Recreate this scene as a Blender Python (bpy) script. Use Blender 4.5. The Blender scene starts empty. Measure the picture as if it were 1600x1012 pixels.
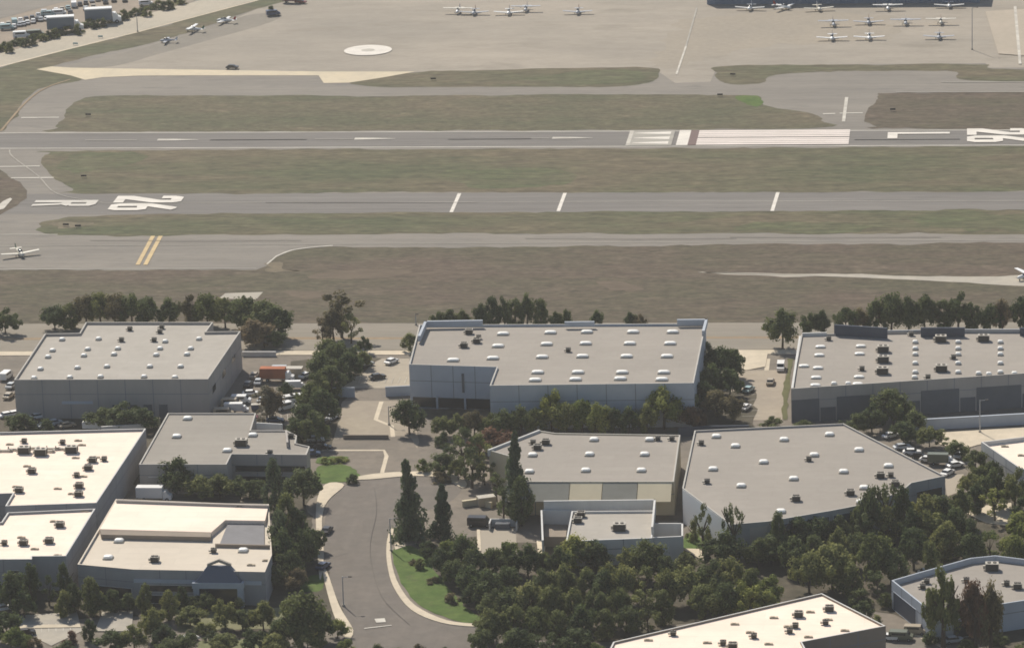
import bpy, math, random
from mathutils import Vector, Matrix
random.seed(7)
sc = bpy.context.scene
COL = sc.collection
R = math.radians

# ---------------------------------------------------------------- camera
FPX, PITCH, YAW, ROLL, CAM_H = 6420.0, 0.28124, 0.11418, -0.03231, 310.0
def cam_axes(p, a, r):
    F = Vector((-math.sin(a)*math.cos(p), math.cos(a)*math.cos(p), -math.sin(p)))
    rt = Vector((math.cos(a), math.sin(a), 0)); up = rt.cross(F)
    return rt*math.cos(r)+up*math.sin(r), -rt*math.sin(r)+up*math.cos(r), F
CR, CU, CF = cam_axes(PITCH, YAW, ROLL)
camd = bpy.data.cameras.new('camera'); cam = bpy.data.objects.new('camera', camd); COL.objects.link(cam)
camd.sensor_width = 36; camd.lens = FPX/1600*36; camd.clip_start = 1; camd.clip_end = 20000
M = Matrix((CR, CU, -CF)).transposed().to_4x4(); M.translation = Vector((0, 0, CAM_H)); cam.matrix_world = M
sc.camera = cam

# ---------------------------------------------------------------- sky, sun, exposure
SUN_EL, SUN_AZ = 43.5, -29.0        # azimuth from +Y, negative = to the left
w = bpy.data.worlds.new('World'); sc.world = w; w.use_nodes = True
nt = w.node_tree; bg = nt.nodes['Background']
sky = nt.nodes.new('ShaderNodeTexSky'); sky.sky_type = 'NISHITA'; sky.sun_disc = False
sky.sun_elevation = R(SUN_EL); sky.sun_rotation = R(SUN_AZ)
nt.links.new(sky.outputs[0], bg.inputs[0]); bg.inputs[1].default_value = 0.075
sd = bpy.data.lights.new('sun', 'SUN'); sd.energy = 4.45; sd.angle = R(0.5); sd.color = (1.0, 0.93, 0.82)
so = bpy.data.objects.new('sun', sd); COL.objects.link(so)
tosun = Vector((math.sin(R(SUN_AZ))*math.cos(R(SUN_EL)), math.cos(R(SUN_AZ))*math.cos(R(SUN_EL)), math.sin(R(SUN_EL))))
so.rotation_euler = tosun.to_track_quat('Z', 'Y').to_euler()
sc.view_settings.view_transform = 'Standard'; sc.view_settings.look = 'None'
sc.view_settings.exposure = 0.25; sc.view_settings.gamma = 1.0
sc.cycles.max_bounces = 5; sc.cycles.volume_bounces = 0
sc.cycles.filter_width = 1.7

# ---------------------------------------------------------------- helpers
def G(px, py, z=0.0):
    "world point at height z seen at photo position px,py"
    d = CF*FPX + CR*(px-800) - CU*(py-506)
    t = (z-CAM_H)/d.z
    return Vector((d.x*t, d.y*t, z))
def smooth(pts, n=5, closed=True):
    out = []; N = len(pts)
    for i in range(N if closed else N-1):
        p = [Vector(pts[(i+k) % N] if closed else pts[min(max(i+k, 0), N-1)]) for k in (-1, 0, 1, 2)]
        for j in range(n):
            t = j/n
            out.append(0.5*((2*p[1])+(-p[0]+p[2])*t+(2*p[0]-5*p[1]+4*p[2]-p[3])*t*t+(-p[0]+3*p[1]-3*p[2]+p[3])*t**3))
    if not closed: out.append(Vector(pts[-1]))
    return out
class MB:
    def __init__(s): s.v = []; s.f = []; s.m = []
    def face(s, pts, m=0):
        b = len(s.v); s.v += [tuple(p) for p in pts]; s.f.append(tuple(range(b, b+len(pts)))); s.m.append(m)
    def box(s, x0, x1, y0, y1, z0, z1, m=0, top=1.0):
        cx, cy = (x0+x1)/2, (y0+y1)/2
        a = [(x0, y0, z0), (x1, y0, z0), (x1, y1, z0), (x0, y1, z0)]
        c = [(cx+(x-cx)*top, cy+(y-cy)*top, z1) for x, y, _ in a]
        s.hull(a, c, m)
    def hull(s, a, c, m=0, cap=True):
        n = len(a); b = len(s.v); s.v += [tuple(p) for p in a]+[tuple(p) for p in c]
        for i in range(n):
            j = (i+1) % n; s.f.append((b+i, b+j, b+n+j, b+n+i)); s.m.append(m)
        if cap:
            s.f.append(tuple(b+n+i for i in range(n))); s.m.append(m)
            s.f.append(tuple(b+i for i in range(n-1, -1, -1))); s.m.append(m)
    def loft(s, rings, m=0):
        n = len(rings[0]); b = len(s.v)
        for r in rings: s.v += [tuple(p) for p in r]
        for k in range(len(rings)-1):
            for i in range(n):
                j = (i+1) % n; s.f.append((b+k*n+i, b+k*n+j, b+(k+1)*n+j, b+(k+1)*n+i)); s.m.append(m)
        s.f.append(tuple(b+i for i in range(n-1, -1, -1))); s.m.append(m)
        s.f.append(tuple(b+(len(rings)-1)*n+i for i in range(n))); s.m.append(m)
    def tube(s, a, b_, r0, r1, n=7, m=0):
        a = Vector(a); b_ = Vector(b_); d = (b_-a).normalized(); u = d.orthogonal().normalized(); v = d.cross(u)
        s.loft([[a+(u*math.cos(6.2832*i/n)+v*math.sin(6.2832*i/n))*r0 for i in range(n)],
                [b_+(u*math.cos(6.2832*i/n)+v*math.sin(6.2832*i/n))*r1 for i in range(n)]], m)
    def mesh(s, name, mats, smoothf=False):
        me = bpy.data.meshes.new(name); me.from_pydata(s.v, [], s.f)
        for mt in (mats if isinstance(mats, (list, tuple)) else [mats]): me.materials.append(mt)
        me.polygons.foreach_set('material_index', s.m)
        if smoothf: me.polygons.foreach_set('use_smooth', [True]*len(s.f))
        me.update(); return me
def link(name, me, parent=None, loc=(0, 0, 0), rz=0, sca=None):
    o = bpy.data.objects.new(name, me); COL.objects.link(o)
    if parent: o.parent = parent
    o.location = loc; o.rotation_euler = (0, 0, rz)
    if sca: o.scale = sca
    return o
def tag(o, label, cat, group=None, kind=None):
    o['label'] = label; o['category'] = cat
    if group: o['group'] = group
    if kind: o['kind'] = kind
    return o
ORD = ['first', 'second', 'third', 'fourth', 'fifth', 'sixth', 'seventh', 'eighth', 'ninth', 'tenth', 'eleventh', 'twelfth', 'thirteenth',
       'fourteenth', 'fifteenth', 'sixteenth', 'seventeenth', 'eighteenth', 'nineteenth', 'twentieth', 'twenty-first', 'twenty-second', 'twenty-third', 'twenty-fourth']

# ---------------------------------------------------------------- materials
def srgb(r, g, b):
    f = lambda c: (c/255/12.92) if c/255 <= .04045 else ((c/255+.055)/1.055)**2.4
    return (f(r), f(g), f(b))
def mat(name, c1, c2=None, scale=0.2, stretch=(1, 1, 1), rough=0.9, c3=None, s3=None, fine=0.0, spec=0.2, metal=0, coords='POS', objrand=0.0, lo=.35, hi=.65, s3lo=.55, s3hi=.7, streak=None, mott=None, seam=None):
    m = bpy.data.materials.new(name); m.use_nodes = True; n = m.node_tree.nodes; L = m.node_tree.links
    p = n['Principled BSDF']; p.inputs['Roughness'].default_value = rough; p.inputs['Specular IOR Level'].default_value = spec
    p.inputs['Metallic'].default_value = metal
    if coords == 'POS': src = n.new('ShaderNodeNewGeometry').outputs['Position']
    else: src = n.new('ShaderNodeTexCoord').outputs['Object']
    mp = n.new('ShaderNodeMapping'); mp.inputs['Scale'].default_value = stretch; L.new(src, mp.inputs[0])
    def noise(s, det=5, vec=mp.outputs[0]):
        t = n.new('ShaderNodeTexNoise'); t.inputs['Scale'].default_value = s; t.inputs['Detail'].default_value = det
        t.inputs['Roughness'].default_value = .62; L.new(vec, t.inputs['Vector']); return t.outputs['Fac']
    def ramp(f, a, b):
        r = n.new('ShaderNodeMapRange'); r.inputs[1].default_value = a; r.inputs[2].default_value = b; L.new(f, r.inputs[0]); return r.outputs[0]
    def mix(f, a, b, bl='MIX'):
        x = n.new('ShaderNodeMix'); x.data_type = 'RGBA'; x.blend_type = bl
        if isinstance(f, float): x.inputs[0].default_value = f
        else: L.new(f, x.inputs[0])
        for k, v in ((6, a), (7, b)):
            if isinstance(v, tuple): x.inputs[k].default_value = (*v, 1)
            else: L.new(v, x.inputs[k])
        return x.outputs[2]
    col = tuple(c1)
    if c2: col = mix(ramp(noise(scale), lo, hi), tuple(c1), tuple(c2))
    if c3: col = mix(ramp(noise(s3), s3lo, s3hi), col, tuple(c3))
    if streak:
        m2 = n.new('ShaderNodeMapping'); m2.inputs['Scale'].default_value = streak[0]; L.new(src, m2.inputs[0])
        g = n.new('ShaderNodeMath'); g.operation = 'MULTIPLY_ADD'; L.new(ramp(noise(1.0, 6, m2.outputs[0]), .3, .7), g.inputs[0])
        g.inputs[1].default_value = streak[1]; g.inputs[2].default_value = 1-streak[1]/2
        hs = n.new('ShaderNodeHueSaturation'); L.new(g.outputs[0], hs.inputs['Value'])
        if isinstance(col, tuple): hs.inputs['Color'].default_value = (*col, 1)
        else: L.new(col, hs.inputs['Color'])
        col = hs.outputs[0]
    if mott:
        g2 = n.new('ShaderNodeMath'); g2.operation = 'MULTIPLY_ADD'; L.new(ramp(noise(mott[0], 7), .3, .7), g2.inputs[0]); g2.inputs[1].default_value = mott[1]; g2.inputs[2].default_value = 1-mott[1]/2
        hs = n.new('ShaderNodeHueSaturation'); L.new(g2.outputs[0], hs.inputs['Value'])
        if isinstance(col, tuple): hs.inputs['Color'].default_value = (*col, 1)
        else: L.new(col, hs.inputs['Color'])
        col = hs.outputs[0]
    if seam:
        bk = n.new('ShaderNodeTexBrick'); L.new(src, bk.inputs['Vector']); bk.inputs['Scale'].default_value = 1.0; bk.inputs['Brick Width'].default_value = seam[0]; bk.inputs['Row Height'].default_value = seam[1]
        bk.inputs['Mortar Size'].default_value = seam[2]; bk.inputs['Mortar Smooth'].default_value = .3; bk.inputs['Color1'].default_value = (1, 1, 1, 1); bk.inputs['Color2'].default_value = (.955, .955, .955, 1); k_ = 1-seam[3]; bk.inputs['Mortar'].default_value = (k_, k_, k_, 1)
        col = mix(1.0, col, bk.outputs['Color'], 'MULTIPLY')
    if fine or objrand:
        g = n.new('ShaderNodeMath'); g.operation = 'MULTIPLY_ADD'
        L.new(ramp(noise(1.7 if coords == 'OBJ' else .42, 6), .28, .72), g.inputs[0]); g.inputs[1].default_value = fine*2; g.inputs[2].default_value = 1-fine
        val = g.outputs[0]
        if objrand:
            oi = n.new('ShaderNodeObjectInfo'); h = n.new('ShaderNodeMath'); h.operation = 'MULTIPLY_ADD'
            L.new(oi.outputs['Random'], h.inputs[0]); h.inputs[1].default_value = objrand*2; h.inputs[2].default_value = 1-objrand
            k = n.new('ShaderNodeMath'); k.operation = 'MULTIPLY'; L.new(val, k.inputs[0]); L.new(h.outputs[0], k.inputs[1]); val = k.outputs[0]
        hs = n.new('ShaderNodeHueSaturation'); L.new(val, hs.inputs['Value'])
        if isinstance(col, tuple): hs.inputs['Color'].default_value = (*col, 1)
        else: L.new(col, hs.inputs['Color'])
        col = hs.outputs[0]
    if isinstance(col, tuple): p.inputs['Base Color'].default_value = (*col, 1)
    else: L.new(col, p.inputs['Base Color'])
    return m
def leafmat(name, c, c2, trans=0.35):
    m = bpy.data.materials.new(name); m.use_nodes = True; n = m.node_tree.nodes; L = m.node_tree.links
    p = n['Principled BSDF']; p.inputs['Roughness'].default_value = .75; p.inputs['Specular IOR Level'].default_value = .15
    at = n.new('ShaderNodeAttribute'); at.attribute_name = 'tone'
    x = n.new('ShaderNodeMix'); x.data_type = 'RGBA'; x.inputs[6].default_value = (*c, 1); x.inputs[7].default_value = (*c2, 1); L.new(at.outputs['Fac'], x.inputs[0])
    oi = n.new('ShaderNodeObjectInfo'); h = n.new('ShaderNodeMath'); h.operation = 'MULTIPLY_ADD'; L.new(oi.outputs['Random'], h.inputs[0])
    h.inputs[1].default_value = .45; h.inputs[2].default_value = .78
    hs = n.new('ShaderNodeHueSaturation'); L.new(h.outputs[0], hs.inputs['Value']); L.new(x.outputs[2], hs.inputs['Color'])
    h2 = n.new('ShaderNodeMath'); h2.operation = 'MULTIPLY_ADD'; L.new(oi.outputs['Random'], h2.inputs[0]); h2.inputs[1].default_value = -.035; h2.inputs[2].default_value = .515
    L.new(h2.outputs[0], hs.inputs['Hue']); hs.inputs['Saturation'].default_value = .93
    L.new(hs.outputs[0], p.inputs['Base Color'])
    tr = n.new('ShaderNodeBsdfTranslucent'); L.new(hs.outputs[0], tr.inputs[0])
    ms = n.new('ShaderNodeMixShader'); ms.inputs[0].default_value = trans; L.new(p.outputs[0], ms.inputs[1]); L.new(tr.outputs[0], ms.inputs[2])
    L.new(ms.outputs[0], n['Material Output'].inputs[0]); return m

grassA = mat('dry_grass', (.120, .099, .060), (.080, .082, .043), .020, (1, 2.2, 1), c3=(.160, .122, .078), s3=.05, fine=.42, s3lo=.56, s3hi=.8, mott=(.16, .75))
grassB = mat('green_grass', (.118, .097, .058), (.076, .083, .040), .022, (.6, 2, 1), c3=(.070, .090, .036), s3=.012, fine=.42, lo=.4, hi=.66, s3lo=.60, s3hi=.70, mott=(.16, .75))
grassC = mat('brown_field', (.100, .074, .053), (.080, .072, .042), .018, (1, 2.5, 1), c3=(.150, .115, .082), s3=.05, fine=.42, s3lo=.55, s3hi=.78, mott=(.16, .75))
groundM = mat('far_ground', (.20, .17, .12), (.15, .14, .09), .01, fine=.2, mott=(.1, .3))
lawn = mat('watered_lawn', (.062, .110, .018), (.088, .128, .028), .15, fine=.2, c3=(.11, .095, .05), s3=.12, s3lo=.6, s3hi=.75, mott=(.3, .25))
asph = mat('taxiway_asphalt', (.200, .182, .157), (.235, .212, .180), .03, (.5, 2, 1), c3=(.165, .152, .135), s3=.12, fine=.08, streak=((.01, .5, 1), .14), mott=(.10, .13))
runw = mat('runway_asphalt', (.160, .149, .136), (.192, .178, .160), .02, (.3, 3, 1), c3=(.135, .126, .116), s3=.08, fine=.08, streak=((.008, .9, 1), .3), mott=(.09, .16))
apronM = mat('apron_paving', (.340, .297, .240), (.278, .247, .203), .015, (.7, 1.4, 1), c3=(.255, .225, .180), s3=.04, fine=.07, streak=((.02, .12, 1), .12), mott=(.10, .13))
apronD = mat('dark_apron_paving', (.235, .210, .172), (.212, .192, .160), .03, fine=.07, mott=(.10, .13))
streetM = mat('street_asphalt', (.172, .149, .126), (.146, .129, .111), .08, fine=.08, c3=(.140, .122, .105), s3=.25, s3lo=.58, s3hi=.75, streak=((.25, .02, 1), .14), mott=(.3, .14))
yardM = mat('yard_asphalt', (.215, .182, .145), (.165, .144, .118), .06, fine=.12, c3=(.15, .13, .105), s3=.15, mott=(.10, .13))
roadM = mat('back_road', (.268, .235, .188), (.232, .207, .168), .04, (.3, 2, 1), fine=.08, mott=(.10, .13))
conc = mat('concrete', (.62, .53, .40), (.52, .45, .34), .12, fine=.08)
concD = mat('grey_concrete', (.42, .38, .31), (.36, .33, .28), .12, fine=.08)
dirt = mat('bare_dirt', (.30, .22, .14), (.24, .185, .12), .1, fine=.15)
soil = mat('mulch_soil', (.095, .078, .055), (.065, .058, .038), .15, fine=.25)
chan = mat('levee_concrete', (.45, .395, .31), (.40, .36, .285), .03, fine=.06, mott=(.1, .08), seam=(14, 60, .15, .10))
white = mat('white_paint', (.76, .71, .63), (.62, .58, .515), .3, (.4, 1, 1), fine=.08)
pinkW = mat('pinkish_white_paint', (.76, .68, .62), (.66, .59, .53), .3, (.2, 1, 1), fine=.08)
worn = mat('worn_white_paint', (.60, .565, .49), (.42, .39, .34), .25, (.3, 1, 1), fine=.1)
faint = mat('faded_white_paint', (.40, .375, .32), (.31, .29, .255), .2, (.3, 1, 1), fine=.1)
yellow = mat('yellow_paint', (.62, .47, .25), (.50, .38, .22), .3)
buff = mat('buff_paint', (.60, .51, .36), (.52, .45, .33), .08, fine=.06)
redM = mat('oxide_red_paint', (.17, .12, .11))
roofG = mat('grey_membrane_roof', (.318, .290, .250), (.282, .258, .224), .05, fine=.045, c3=(.30, .27, .23), s3=.11, s3lo=.6, s3hi=.85, streak=((.02, .35, 1), .07), mott=(.10, .11), seam=(11, 3.0, .09, .09))
roofP = mat('pinkish_grey_roof', (.345, .310, .268), (.308, .278, .242), .05, fine=.045, c3=(.32, .28, .24), s3=.1, s3lo=.62, s3hi=.85, mott=(.10, .11), seam=(11, 3.0, .09, .09))
roofL = mat('light_grey_roof', (.395, .362, .312), (.40, .37, .325), .05, fine=.045, mott=(.10, .11), seam=(11, 3.0, .09, .09))
roofW = mat('white_coated_roof', (.93, .775, .64), (.89, .735, .60), .05, fine=.03, streak=((.03, .5, 1), .05), c3=(.70, .59, .46), s3=.12, s3lo=.62, s3hi=.9, mott=(.12, .08), seam=(14, 3.6, .10, .08))
roofT = mat('dusty_white_roof', (.64, .565, .46), (.58, .51, .415), .06, fine=.04, mott=(.12, .08), seam=(14, 3.6, .10, .08))
wWhite = mat('white_wall_paint', (.62, .61, .58), (.56, .55, .52), .1, (1, 1, .3), fine=.05)
wGrey = mat('grey_wall_paint', (.42, .385, .35), (.37, .34, .31), .12, (1, 1, .3), fine=.06)
wDark = mat('charcoal_wall_paint', (.140, .148, .160), (.118, .126, .138), .12, fine=.06)
wBlue = mat('pale_blue_wall_paint', (.45, .485, .53), (.41, .445, .49), .12, fine=.04)
wStone = mat('stone_grey_wall_paint', (.34, .34, .345), (.30, .30, .305), .12, (1, 1, .3), fine=.05)
wTan = mat('tan_wall_paint', (.62, .54, .38), (.57, .50, .35), .12, fine=.04)
wOlive = mat('olive_grey_wall_paint', (.27, .265, .23), (.24, .235, .20), .12, fine=.04)
wBrown = mat('brown_wall_paint', (.29, .24, .19), (.25, .21, .17), .12, fine=.05)
slate = mat('slate_blue_metal', (.055, .070, .100), (.070, .085, .115), .3, rough=.5)
glass = mat('dark_glass', (.018, .024, .030), rough=.12, spec=.6)
dome = mat('skylight_dome', (.86, .84, .78), rough=.35, spec=.5)
unitM = mat('unit_metal', (.50, .46, .39), (.40, .37, .31), 1.5, rough=.5, coords='OBJ')
unitD = mat('unit_grille_and_shade', (.065, .058, .050), rough=.7)  # grilles and fans, also the painted-in shade on unit sides
metalG = mat('galvanised_steel', (.40, .41, .42), rough=.45, metal=.3)
rubber = mat('black_rubber', (.015, .015, .016), rough=.8)
planeW = mat('aircraft_white', (.84, .83, .80), rough=.3, spec=.5)
planeB = mat('aircraft_blue_trim', (.06, .10, .22), rough=.4)
bark = mat('bark', (.105, .080, .058), (.07, .054, .040), 1.2, fine=.2)
rust = mat('rust_orange_paint', (.42, .15, .075), (.35, .13, .07), .4, fine=.1)
carM = {k: mat('car_paint_'+k, c, rough=.3, spec=.5) for k, c in dict(white=(.82, .81, .78), silver=(.48, .50, .51), black=(.02, .02, .024), blue=(.05, .08, .15),
        red=(.20, .03, .025), olive=(.15, .16, .11), tan=(.42, .36, .27), teal=(.30, .42, .42), slate=(.13, .17, .22)).items()}  # slate is a shade colour for the trailer sides
LEAF = dict(d=leafmat('dark_foliage', (0.055, 0.081, 0.030), (0.147, 0.182, 0.056)), o=leafmat('olive_foliage', (0.098, 0.119, 0.033), (0.260, 0.275, 0.079)),
            b=leafmat('bright_foliage', (0.118, 0.156, 0.032), (0.294, 0.322, 0.069)), n=leafmat('brown_foliage', (0.118, 0.099, 0.049), (0.255, 0.208, 0.094)),
            r=leafmat('reddish_foliage', (0.107, 0.062, 0.035), (0.191, 0.109, 0.053)), c=leafmat('conifer_foliage', (0.051, 0.081, 0.041), (0.142, 0.182, 0.081)),
            p=leafmat('pale_foliage', (.16, .145, .095), (.27, .235, .155)))

# ---------------------------------------------------------------- ground sheets
ZL = [0.0]
def nz(): ZL[0] += 0.0028; return ZL[0]
def ragged(P, amp, step=3.0):
    out = []; rnd = random.Random(len(P)*7+int(P[0].x)); w_ = 0.0
    for i, a in enumerate(P):
        c_ = P[(i+1) % len(P)]; L_ = (c_-a).length; n = max(1, min(160, int(L_/step)))
        if L_ < 1e-3: continue
        d = (c_-a)/L_; q = Vector((-d.y, d.x, 0))
        for k in range(n):
            w_ = w_*.55+rnd.gauss(0, amp*.6); out.append(a+(c_-a)*(k/n)+q*w_)
    return out
def sheet(name, pts, m, label, cat='ground', world=False, z=None, rag=None):
    z = nz() if z is None else z
    P = [Vector((p[0], p[1], z)) if world else G(p[0], p[1], z) for p in pts]
    rag = {'grass_strip': .8, 'grass_field': .9, 'bare_patch': 1.2, 'planting_bed': .9, 'lawn': .35, 'grass_patch': .6, 'track': .7, 'verge': .25}.get(name, 0) if rag is None else rag
    if rag: P = ragged(P, rag)
    b = MB(); b.face(P); return tag(link(name, b.mesh(name, m)), label, cat, kind='structure')
def slab(name, pts, m, label, cat='pavement', h=0.13):
    h += nz(); P = [G(p[0], p[1], h) for p in pts]; b = MB(); b.hull([(p.x, p.y, 0.0) for p in P], P)
    return tag(link(name, b.mesh(name, m)), label, cat, kind='structure')
def strip(name, line, wm, m, label, cat='marking', closed=False, world=False, z=None):
    "band of width wm metres along a polyline given in photo positions"
    z = nz() if z is None else z
    P = [Vector((p[0], p[1], z)) if world else G(p[0], p[1], z) for p in line]; b = MB(); Lp = []; Rp = []
    for i, p in enumerate(P):
        d = (P[min(i+1, len(P)-1)]-P[max(i-1, 0)]).normalized(); nrm = Vector((-d.y, d.x, 0))*wm/2
        Lp.append(p+nrm); Rp.append(p-nrm)
    for i in range(len(P)-1): b.face([Rp[i], Rp[i+1], Lp[i+1], Lp[i]])
    return tag(link(name, b.mesh(name, m)), label, cat, kind='structure')

sheet('ground', [(-6000, -500), (6000, -500), (6000, 9000), (-6000, 9000)], groundM, 'dry open ground under and around the whole airfield', world=True)
sheet('airfield_pavement', [(-500, 424), (2100, 418), (2100, -260), (-500, -260)], asph, 'grey asphalt of the taxiways around the grass islands', 'taxiway')
sheet('apron', [(85, 107), (150, 92), (210, 78), (300, 52), (365, 30), (430, 2), (520, -60), (700, -260), (2100, -260), (2100, 106), (1545, 106), (1540, 99), (1310, 101), (1120, 105), (1110, 128), (1055, 130), (1020, 106), (850, 108), (640, 113), (500, 112)], apronM, 'broad pale grey parking apron at the top of the field', 'apron')
sheet('apron', smooth([(92, 106), (150, 92), (210, 78), (300, 52), (365, 30), (400, 22), (440, 22), (420, 36), (330, 62), (250, 84), (175, 104)]), apronD, 'darker grey band of apron beside the levee road', 'apron')
sheet('apron', [(1056, 30), (1250, 18), (1400, 26), (1395, 60), (1180, 74), (1060, 106), (1010, 104), (1040, 70)], mat('mid_apron', (.285, .250, .200), (.320, .276, .216), .03, fine=.09), 'darker worn lane of apron in front of the blue hangar', 'apron', rag=3)
sheet('runway', [(-500, 234.5), (2100, 224.5), (2100, 200.5), (-500, 209)], runw, 'long runway crossing the middle of the airfield', 'runway')
sheet('runway', [(-20, 334), (150, 334.5), (2100, 326.5), (2100, 298.5), (150, 303), (20, 303)], runw, 'second parallel runway nearer the warehouses', 'runway')

isl = [
 ('green_strip', smooth([(88, 200), (95, 188), (110, 168), (150, 151), (300, 150), (560, 150), (900, 148), (1140, 148), (1188, 152), (1192, 164), (1262, 176), (1284, 188), (1262, 200.5), (700, 204), (120, 206)]), grassA, 'long grass island between the far taxiway and the far runway'),
 ('grass_strip', smooth([(62, 250), (78, 239), (120, 235.5), (800, 232), (1700, 228.5), (1900, 228), (1900, 298), (1700, 299), (800, 301), (150, 302.5), (112, 296), (82, 276)]), grassB, 'wide grass strip between the two parallel runways'),
 ('grass_strip', smooth([(62, 354), (82, 343), (150, 337), (400, 333.5), (1000, 331), (1900, 328), (1900, 362), (1000, 364.5), (400, 367), (95, 366.5)]), grassB, 'narrow grass strip between near runway and near taxiway'),
 ('grass_strip', smooth([(545, 129.5), (640, 114), (850, 107.5), (1015, 106), (1030, 117), (1012, 129), (960, 134.5), (800, 136.5), (620, 136.5)]), grassB, 'pointed grass island just below the helicopter pad'),
 ('grass_strip', smooth([(1119, 114), (1128, 104), (1310, 101.5), (1532, 100), (1552, 107), (1700, 108), (1900, 108), (1900, 129), (1640, 128), (1500, 124), (1478, 111), (1230, 114.5), (1195, 129), (1140, 132)]), grassB, 'grass strip along the bottom of the right-hand apron'),
 ('grass_strip', smooth([(1352, 190), (1364, 163), (1376, 150), (1405, 145.5), (1700, 143.5), (1900, 143), (1900, 198.5), (1400, 200), (1372, 198)]), grassC, 'brownish grass island right of the runway exit'),
 ('grass_strip', smooth([(-400, 230), (-60, 240), (0, 266), (36, 298), (18, 326), (-60, 345), (-400, 350)]), grassC, 'brownish grass corner at the left edge by the white chevron'),
 ('grass_strip', smooth([(-400, 185), (-400, 120), (-60, 118), (20, 110), (58, 108), (128, 124), (66, 136), (40, 158), (12, 190), (-40, 206)]), grassB, 'weedy grass corner below the levee road at left'),
 ('grass_strip', [(-400, 215), (-400, 112), (0, 106), (100, 79), (215, 51), (300, 28), (400, 2), (520, -40), (540, -20), (430, 6), (365, 26), (300, 50), (205, 74), (100, 98), (58, 110), (0, 118)], grassB, 'thin grass verge between levee road and apron'),
]
for nm, pts, m, lab in isl: sheet('grass_strip', pts, m, lab, 'grass')
sheet('grass_patch', smooth([(1150, 150), (1172, 149), (1186, 152), (1189, 163), (1178, 167), (1162, 160)]), lawn, 'small bright green grass patch at the runway exit', 'grass')
sheet('grass_field', [(-500, 424), (396, 421), (414, 414), (425, 404), (450, 393), (480, 387), (520, 385), (700, 387), (1000, 383), (2100, 376), (2100, 520), (-500, 520)], grassC, 'wide brown field between the near taxiway and the back road', 'grass')
sheet('bare_patch', smooth([(76, 351), (95, 346), (138, 349), (126, 354), (90, 357)]), mat('sandy_grass', (.20, .165, .11), (.13, .11, .07), .1, fine=.2), 'sandy bare patch at the left tip of the narrow grass strip')
sheet('bare_patch', smooth([(416, 419), (430, 411), (437, 417), (470, 424), (440, 425)]), mat('sandy_grass_2', (.19, .15, .10), (.13, .11, .07), .1, fine=.2), 'sandy bare patch under the curved taxiway edge')
sheet('track', smooth([(1090, 425.5), (1200, 427), (1320, 428), (1450, 431), (1560, 431), (1700, 430), (1700, 447), (1560, 444), (1440, 438), (1300, 433), (1180, 430)]), concD, 'pale dirt track crossing the brown field at right', 'track')
sheet('concrete_pad', [(342, 466), (352, 458), (411, 456), (400, 468)], concD, 'small pale concrete pad in the brown field', 'pad')
for i, (a, b_) in enumerate([((480, 433), (640, 424)), ((640, 426), (780, 426)), ((930, 440), (1010, 452)), ((440, 456), (520, 462))]):
    sheet('bare_patch', smooth([a, ((a[0]+b_[0])/2, min(a[1], b_[1])-2.5), b_, ((a[0]+b_[0])/2, max(a[1], b_[1])+2)]), mat('thin_grass%d' % i, (.140, .108, .074), (.108, .082, .057), .10, (.5, 1.5, 1), fine=.25), ['longest pale worn streak in the brown field', 'pale worn streak centred in the brown field', 'short pale streak in the brown field right of centre', 'pale worn spot near the small concrete pad'][i])

# levee road, storage lot and highway, upper left
ZL[0] = .056
sheet('storage_lot', [(-500, 215), (-500, 40), (0, 30), (130, -5), (330, -60), (520, -160), (600, -140), (300, 3), (90, 58), (0, 84)], mat('gravel_lot', (.30, .245, .19), (.25, .21, .165), .06, fine=.1), 'gravel storage lot full of parked vehicles', 'lot')
sheet('highway', [(-500, 135), (0, 29), (120, -2), (400, -75), (400, -110), (90, -30), (0, -5), (-500, 95)], asph, 'grey road beyond the storage lot at the upper left', 'road')
sheet('levee_road', [(-500, 208), (0, 84), (92, 58), (200, 29), (300, 4), (420, -30), (700, -115), (760, -110), (400, 0), (215, 49), (100, 78), (0, 104), (-500, 228)], chan, 'wide pale concrete levee road across the upper left corner', 'road')
strip('road_edge', [(-300, 177), (0, 104), (100, 78.5), (215, 50), (300, 27.5), (400, 1), (600, -55)], 1.2, conc, 'bright concrete kerb along the lower side of the levee road', 'kerb')
b = MB()
for i in range(26):
    x0 = -60+i*17
tr = smooth([(-60, 97), (0, 80), (60, 64), (120, 49), (200, 29), (300, 1), (420, -34)], 3, False)
# shoulder paint
sheet('painted_shoulder', [(57, 108.5), (80, 104), (110, 106), (300, 109), (500, 112), (498, 118), (300, 118), (215, 118.5), (160, 121), (133, 125), (110, 118)], buff, 'buff painted shoulder along the apron edge at left', 'marking')
sheet('painted_shoulder', [(496, 112), (650, 112), (600, 121), (545, 129.5), (506, 130), (499, 120)], buff, 'buff painted triangle at the end of the apron shoulder', 'marking')

# ---------------------------------------------------------------- runway markings
def line(a, b_, wm, m=faint, label='white paint line', name='painted_line'): strip(name, [a, b_], wm, m, label)
line((-200, 208.6), (2000, 202.0), .9, worn, 'white edge line on the far side of the far runway')
line((-200, 232.6), (2000, 225.6), .9, worn, 'white edge line on the near side of the far runway')
line((-200, 366.6), (90, 366.2), .8, faint, 'pale edge line left of the double yellow bars')
line((100, 317), (2000, 312.5), .45, faint, 'thin centre line of the near runway')
line((-100, 385), (2000, 372.5), .35, faint, 'thin centre line of the near taxiway')
line((-100, 421), (400, 419), .7, faint, 'pale shoulder line at the left end of the near taxiway')
for i, (x, y0, y1) in enumerate([(711.5, 331.5, 302), (877.5, 330, 301.5), (1211, 329.5, 300.3)]):
    dx = [6.5, 5.3, 4.5][i]
    line((x-dx, y0), (x+dx, y1), 1.1, white, ['leftmost', 'middle', 'rightmost'][i]+' of three white bars across the near runway', 'painted_bar')
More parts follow.
